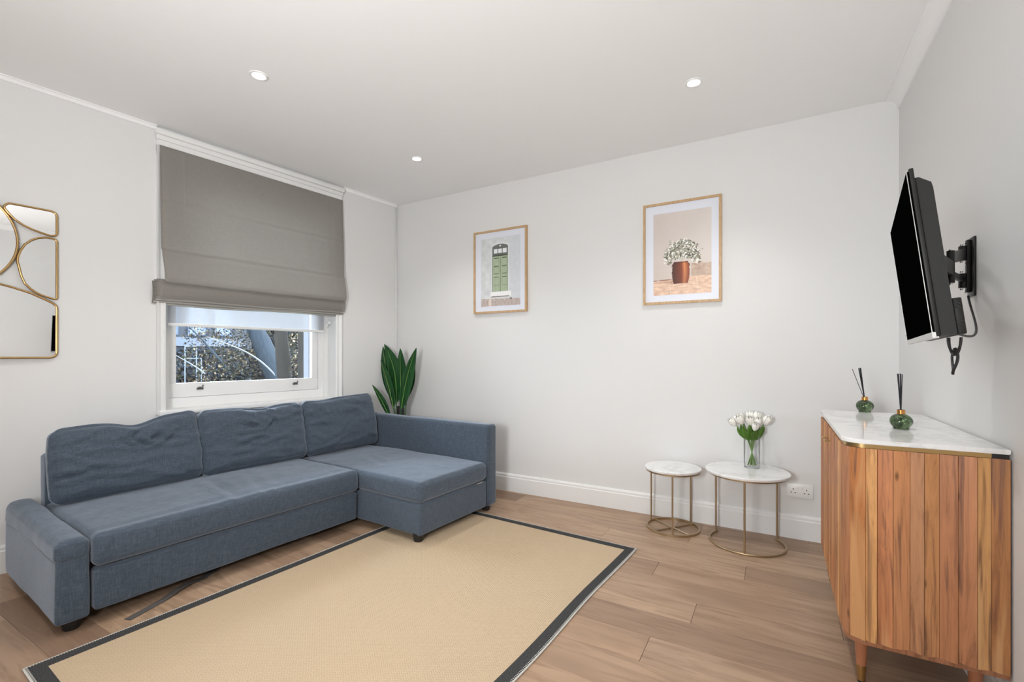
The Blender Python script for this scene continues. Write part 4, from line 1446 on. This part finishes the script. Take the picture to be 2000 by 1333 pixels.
# rounded corner slats
for (cy_, a0) in ((YN + RC, 270), (YF - RC, 180)):
    for k in range(2):
        aa, ab = R(a0 - 45 * k), R(a0 - 45 * (k + 1))
        pa = (FX + RC + RC * math.cos(aa), cy_ + RC * math.sin(aa)); pb = (FX + RC + RC * math.cos(ab), cy_ + RC * math.sin(ab))
        am = (aa + ab) / 2
        slat(cab, pa, pb, 0.002, -0.001, (math.cos(am), math.sin(am)))
# two doors on the long front, slatted
ya, yb = YN + RC, YF - RC
ymid = (ya + yb) / 2
for di, (d0, d1) in enumerate(((ya, ymid - 0.001), (ymid + 0.001, yb))):
    door = prism('door', [(FX + 0.009, d0), (FX + 0.0155, d0), (FX + 0.0155, d1), (FX + 0.009, d1)], CZ0 + 0.006, CZ1 - 0.002, M['acacia'], cab)
    door.color = srgb(120, 80, 58)
    n = 9
    for k in range(n):
        y0_, y1_ = d0 + (d1 - d0) * k / n, d0 + (d1 - d0) * (k + 1) / n
        slat(door, (FX, y0_), (FX, y1_), -0.005, 0.004, (-1, 0))
    hy = ymid + (-0.045 if di == 0 else 0.045)
    bm = bmesh.new()
    add_tube(bm, [(FX - 0.002, hy, 0.800), (FX - 0.022, hy, 0.800)], 0.003, 8)
    add_tube(bm, [(FX - 0.022, hy - 0.016, 0.800), (FX - 0.022, hy + 0.016, 0.800)], 0.0042, 10)
    build('handle', bm, M['gold'], door, autosmooth=40)
for (lx, ly) in ((-0.353, -0.395), (-0.055, -0.400), (-0.353, 0.40), (-0.055, 0.40)):
    bm = bmesh.new()
    add_lathe(bm, [(0.0145, 0.062), (0.0215, 0.179), (0.0215, 0.180)], 24, (0, 0, 0))
    o = build('leg', bm, M['leg_wood'], cab, autosmooth=40); o.location = (lx, ly, 0)
    bm = bmesh.new()
    add_lathe(bm, [(0.0115, 0.006), (0.0148, 0.062), (0.0148, 0.0622)], 24)
    tip = build('brass_tip', bm, M['gold'], o, autosmooth=40)
    bm = bmesh.new()
    add_lathe(bm, [(0.0112, 0.0), (0.0115, 0.006)], 24)
    build('foot_pad', bm, M['black'], o, autosmooth=40)

# reed diffusers
def diffuser(x, y, r, reeds, lab):
    e = empty('reed_diffuser', (x, y, CZ1 + 0.0307), 0, lab, 'reed diffuser', 'green glass reed diffusers')
    bm = bmesh.new()
    pr = [(0, 0.0), (r * 0.62, 0.0), (r * 0.70, r * 0.05)]
    for k in range(13):
        a = R(-46 + 118 * k / 12)
        pr.append((r * math.cos(a) * 1.0, r * 0.80 + r * 0.86 * math.sin(a) * 1.0))
    top = pr[-1][1]
    pr += [(r * 0.26, top + 0.002), (0, top + 0.002)]
    add_lathe(bm, pr, 40, cap=False)
    for v in bm.verts:
        a = math.atan2(v.co.y, v.co.x)
        if 0.1 * r < v.co.z < top * 0.98:
            s = 1 + 0.025 * math.sin(a * 7 + v.co.z * 90)
            v.co.x *= s; v.co.y *= s
    build('bottle', bm, M['green_glass'], e, smooth=True)
    bm = bmesh.new()
    add_lathe(bm, [(r * 0.22, top - 0.002), (r * 0.36, top - 0.002), (r * 0.36, top + r * 0.42), (r * 0.30, top + r * 0.42), (r * 0.30, top + r * 0.1), (0.0, top + r * 0.1)], 28, cap=False)
    build('collar', bm, M['copper'], e, autosmooth=40)
    for (dx, dy, L, rr) in reeds:
        d = (camright * dx + camfwd * dy + Vector((0, 0, 1))).normalized()
        p0 = Vector((0, 0, top + r * 0.12)) + camright * dx * 0.006
        bm = bmesh.new(); add_tube(bm, [p0, p0 + d * L], rr, 7)
        build('reed', bm, M['reed'], e)
diffuser(0.392, 2.945, 0.0375, [(-0.13, 0.02, 0.160, 0.0022), (-0.17, 0.02, 0.160, 0.0022), (-0.15, -0.03, 0.160, 0.0022), (-0.19, 0.0, 0.160, 0.0022), (-0.40, 0.0, 0.166, 0.0014)],
         'smaller looking green glass reed diffuser farther back, with one reed splayed out')
diffuser(0.424, 2.330, 0.0365, [(-0.055, 0.02, 0.152, 0.0021), (-0.03, -0.02, 0.152, 0.0021), (0.0, 0.02, 0.152, 0.0021), (-0.045, 0.05, 0.152, 0.0021), (0.03, 0.0, 0.150, 0.0016)],
         'green glass reed diffuser nearest the camera on the sideboard, reeds bunched upright')

# ------------------------------------------------------------------ plant in the corner
pty = 3.19
plant = empty('potted_plant', (-3.03, 3.225, 0), 0, 'green bird-of-paradise plant in a dark pot behind the chaise arm', 'plant')
bm = bmesh.new()
add_lathe(bm, [(0, 0), (0.075, 0), (0.095, 0.02), (0.098, 0.24), (0.104, 0.26), (0.097, 0.262), (0.090, 0.235), (0, 0.232)], 32, cap=False)
build('pot', bm, M['soil'], plant, autosmooth=40)
def pleaf(base, tip, width, yoff0, yoff1, bend, turn, midrib=True, wpow=1.0):
    """base, tip in (x, z) on plane y=pty; builds blade + midrib in plant space"""
    b0 = Vector((base[0] + 3.03, yoff0, base[1])); t0 = Vector((tip[0] + 3.03, yoff1, tip[1]))
    N = 18
    sidev = Vector((1, 0, 0)) if abs((t0 - b0).normalized().x) < 0.8 else Vector((0, 0, 1))
    perp = (t0 - b0).cross(Vector((0, 1, 0))).normalized()
    path = [b0.lerp(t0, k / N) + perp * bend * math.sin(math.pi * k / N) for k in range(N + 1)]
    sv = Vector((math.cos(turn), math.sin(turn), 0))
    prof2 = lambda t_: (math.sin(math.pi * (0.06 + 0.94 * t_ ** 0.85)) ** 0.8 if t_ < 0.999 else 0.0)
    o = build('leaf', leaf_mesh(path, width, side=sv, fold=0.13, th=0.0012, prof=prof2), M['leaf'], plant, smooth=True)
    if midrib:
        bm = bmesh.new()
        add_tube(bm, [q + Vector((0, -0.001, 0)) for q in path[:-2]], [0.0022 * (1 - k / N) + 0.0006 for k in range(N - 1)], 5)
        build('midrib', bm, M['leaf_rib'], o)
    # petiole down to the pot
    bm = bmesh.new()
    add_tube(bm, bez((b0.x * 0.3, b0.y * 0.3, 0.20), (b0.x * 0.5, b0.y * 0.5, 0.4), b0 - (path[3] - b0) * 0.6, b0), 0.0055, 7)
    build('stalk', bm, M['leaf_rib'] if not midrib else M['leaf'], plant, smooth=True)
pleaf((-3.118, 0.72), (-3.285, 1.262), 0.100, 0.03, 0.03, 0.030, 0.75)
pleaf((-3.085, 0.74), (-3.250, 1.282), 0.150, 0.0, 0.01, -0.055, 0.25)
pleaf((-3.072, 0.690), (-3.235, 1.130), 0.100, -0.05, -0.05, -0.010, -0.1)
pleaf((-3.030, 0.80), (-3.035, 1.241), 0.115, 0.0, 0.0, 0.0, 0.15)
pleaf((-3.000, 0.78), (-2.925, 1.132), 0.070, 0.05, 0.06, -0.012, 0.5)
pleaf((-2.992, 0.688), (-2.820, 1.244), 0.120, -0.03, -0.02, 0.022, 0.15)
pleaf((-3.10, 0.60), (-3.225, 0.904), 0.066, -0.07, -0.165, -0.012, 0.3)
bm = bmesh.new(); add_lathe(bm, [(0.020, 0.235), (0.030, 0.45), (0.036, 0.66), (0.034, 0.70), (0, 0.702)], 14)
build('trunk', bm, M['soil'], plant, smooth=True)

# ------------------------------------------------------------------ outside the window
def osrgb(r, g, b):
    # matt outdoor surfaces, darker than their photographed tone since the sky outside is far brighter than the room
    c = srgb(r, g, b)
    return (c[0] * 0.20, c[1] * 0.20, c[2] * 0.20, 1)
GZ = -3.2
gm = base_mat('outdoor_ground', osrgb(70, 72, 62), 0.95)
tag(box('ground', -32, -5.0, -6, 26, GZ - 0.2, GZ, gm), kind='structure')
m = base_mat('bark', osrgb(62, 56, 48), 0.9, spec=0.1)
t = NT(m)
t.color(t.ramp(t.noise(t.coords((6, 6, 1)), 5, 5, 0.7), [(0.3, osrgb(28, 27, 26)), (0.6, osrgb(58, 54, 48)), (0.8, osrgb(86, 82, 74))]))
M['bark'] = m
m2 = base_mat('hazy_bark', osrgb(80, 90, 98), 0.9, spec=0.1)  # leaning trunk: bluish grey haze put into the bark colour
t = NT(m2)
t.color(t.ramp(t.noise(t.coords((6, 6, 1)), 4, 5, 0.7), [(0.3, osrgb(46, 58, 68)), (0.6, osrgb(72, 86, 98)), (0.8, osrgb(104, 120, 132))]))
M['hazy_bark'] = m2
def trunk(name_lab, pts, r0, r1, mat, branches=()):
    b0 = Vector(pts[0])
    e = empty('tree', tuple(b0), 0, name_lab, 'tree')
    bm = bmesh.new()
    P = [Vector(p) - b0 for p in pts]
    # densify
    path = []
    for a, b in zip(P, P[1:]):
        for k in range(8): path.append(a.lerp(b, k / 8) + Vector((0.03 * noise.noise(a * 3 + Vector((k, 0, 0))), 0, 0)))
    path.append(P[-1])
    rs = [r0 + (r1 - r0) * i / (len(path) - 1) for i in range(len(path))]
    add_tube(bm, path, [r * (1 + 0.12 * noise.noise(Vector((i * 0.7, r0 * 9, 0)))) for i, r in enumerate(rs)], 14)
    build('trunk', bm, mat, e, smooth=True)
    for br in branches:
        bm = bmesh.new()
        bp = bez(*[Vector(q) - b0 for q in br[:4]], 14)
        add_tube(bm, bp, [br[4] * (1 - 0.7 * k / 14) for k in range(15)], 7)
        build('branch', bm, br[5] if len(br) > 5 else mat, e, smooth=True)
    return e
trunk('dark upright tree trunk outside, left one of the pair by the pane edge', [(-9.0, 6.25, GZ), (-9.0, 6.14, 0.4), (-9.0, 6.02, 1.7), (-9.0, 5.85, 4.2)], 0.17, 0.11, M['bark'],
      [((-9, 6.05, 1.5), (-9, 6.25, 1.9), (-8.9, 6.4, 2.4), (-8.9, 6.5, 3.2), 0.05)])
trunk('dark upright tree trunk outside, right one beside the white window reveal', [(-8.2, 5.98, GZ), (-8.2, 5.94, 0.6), (-8.2, 5.91, 1.8), (-8.2, 5.80, 4.0)], 0.075, 0.055, M['bark'])
trunk('pale leaning tree trunk outside, in the middle of the window pane', [(-12.0, 8.9, GZ), (-12.0, 7.95, 0.5), (-12.0, 7.30, 1.9), (-12.0, 6.6, 4.4)], 0.34, 0.16, M['hazy_bark'],
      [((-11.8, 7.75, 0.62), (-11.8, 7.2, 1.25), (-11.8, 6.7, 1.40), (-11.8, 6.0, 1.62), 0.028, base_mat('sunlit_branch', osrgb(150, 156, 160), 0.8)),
       ((-11.7, 6.3, 1.0), (-11.7, 6.1, 1.25), (-11.7, 5.9, 1.5), (-11.7, 5.5, 1.9), 0.03),
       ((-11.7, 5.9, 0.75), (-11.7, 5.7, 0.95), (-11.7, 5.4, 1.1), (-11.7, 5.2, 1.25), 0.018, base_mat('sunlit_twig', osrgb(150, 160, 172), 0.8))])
# far house across the gardens
bl = empty('house', (-18, 8.5, GZ), 0, 'pale blue-grey building beyond the trees, seen through the window', 'building')
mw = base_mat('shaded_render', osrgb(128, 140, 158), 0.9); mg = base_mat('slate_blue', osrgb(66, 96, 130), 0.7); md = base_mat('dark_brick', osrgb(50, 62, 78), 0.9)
box('wall', -1.0, 0, -4.0, 2.3, 0, 10, md, bl)
box('render_band', 0.001, 0.12, -4.0, 2.0, 4.72, 5.02, mw, bl)
box('render_band', 0.001, 0.10, -4.0, 1.2, 3.95, 4.05, mw, bl)
for k in range(6):
    f = box('window', 0.001, 0.05, -3.6 + k * 0.9, -3.0 + k * 0.9, 5.10, 6.2, mg, bl)
    box('pane', 0.0505, 0.055, -3.55 + k * 0.9, -3.05 + k * 0.9, 5.15, 6.15, base_mat('dim_glass', osrgb(52, 92, 140), 0.1), f)
# scaffold-like frame seen low on the left
fr_ = empty('garden_frame', (-13.5, 6.3, GZ), 0, 'thin pale metal garden frame outside, low on the left of the pane', 'garden frame')
bm = bmesh.new()
for (y_, z0_, z1_) in ((0.02, 0, 4.62), (0.30, 0, 4.62), (0.42, 0, 4.30)):
    add_tube(bm, [(0, y_, z0_), (0, y_, z1_)], 0.014, 6)
add_tube(bm, [(0, 0.02, 4.62), (0, 0.30, 4.62)], 0.014, 6)
add_tube(bm, [(0, 0.02, 4.3), (0, 0.42, 4.3)], 0.014, 6)
build('bars', bm, base_mat('pale_metal', osrgb(150, 166, 184), 0.6), fr_)
# hedge of small leaves and twigs
def foliage(name, x0, x1, y0, y1, z0, z1, n, cols, seed, size):
    rr = random.Random(seed)
    verts, faces, mi = [], [], []
    for _ in range(n):
        c = Vector((rr.uniform(x0, x1), rr.uniform(y0, y1), rr.uniform(z0, z1)))
        if noise.noise(c * 1.3) < -0.25: continue
        s = size * rr.uniform(0.5, 1.4)
        a = Vector((rr.gauss(0, 1), rr.gauss(0, 1), rr.gauss(0, 1))).normalized() * s
        b = a.cross(Vector((rr.gauss(0, 1), rr.gauss(0, 1), rr.gauss(0, 1)))).normalized() * s * 0.6
        k = len(verts)
        verts += [c - a, c + b, c + a, c - b]
        faces.append((k, k + 1, k + 2, k + 3)); mi.append(rr.randrange(len(cols)))
    me = bpy.data.meshes.new(name); me.from_pydata(verts, [], faces)
    for c in cols: me.materials.append(c)
    me.polygons.foreach_set('material_index', mi)
    o = bpy.data.objects.new(name, me); COL.objects.link(o)
    return o
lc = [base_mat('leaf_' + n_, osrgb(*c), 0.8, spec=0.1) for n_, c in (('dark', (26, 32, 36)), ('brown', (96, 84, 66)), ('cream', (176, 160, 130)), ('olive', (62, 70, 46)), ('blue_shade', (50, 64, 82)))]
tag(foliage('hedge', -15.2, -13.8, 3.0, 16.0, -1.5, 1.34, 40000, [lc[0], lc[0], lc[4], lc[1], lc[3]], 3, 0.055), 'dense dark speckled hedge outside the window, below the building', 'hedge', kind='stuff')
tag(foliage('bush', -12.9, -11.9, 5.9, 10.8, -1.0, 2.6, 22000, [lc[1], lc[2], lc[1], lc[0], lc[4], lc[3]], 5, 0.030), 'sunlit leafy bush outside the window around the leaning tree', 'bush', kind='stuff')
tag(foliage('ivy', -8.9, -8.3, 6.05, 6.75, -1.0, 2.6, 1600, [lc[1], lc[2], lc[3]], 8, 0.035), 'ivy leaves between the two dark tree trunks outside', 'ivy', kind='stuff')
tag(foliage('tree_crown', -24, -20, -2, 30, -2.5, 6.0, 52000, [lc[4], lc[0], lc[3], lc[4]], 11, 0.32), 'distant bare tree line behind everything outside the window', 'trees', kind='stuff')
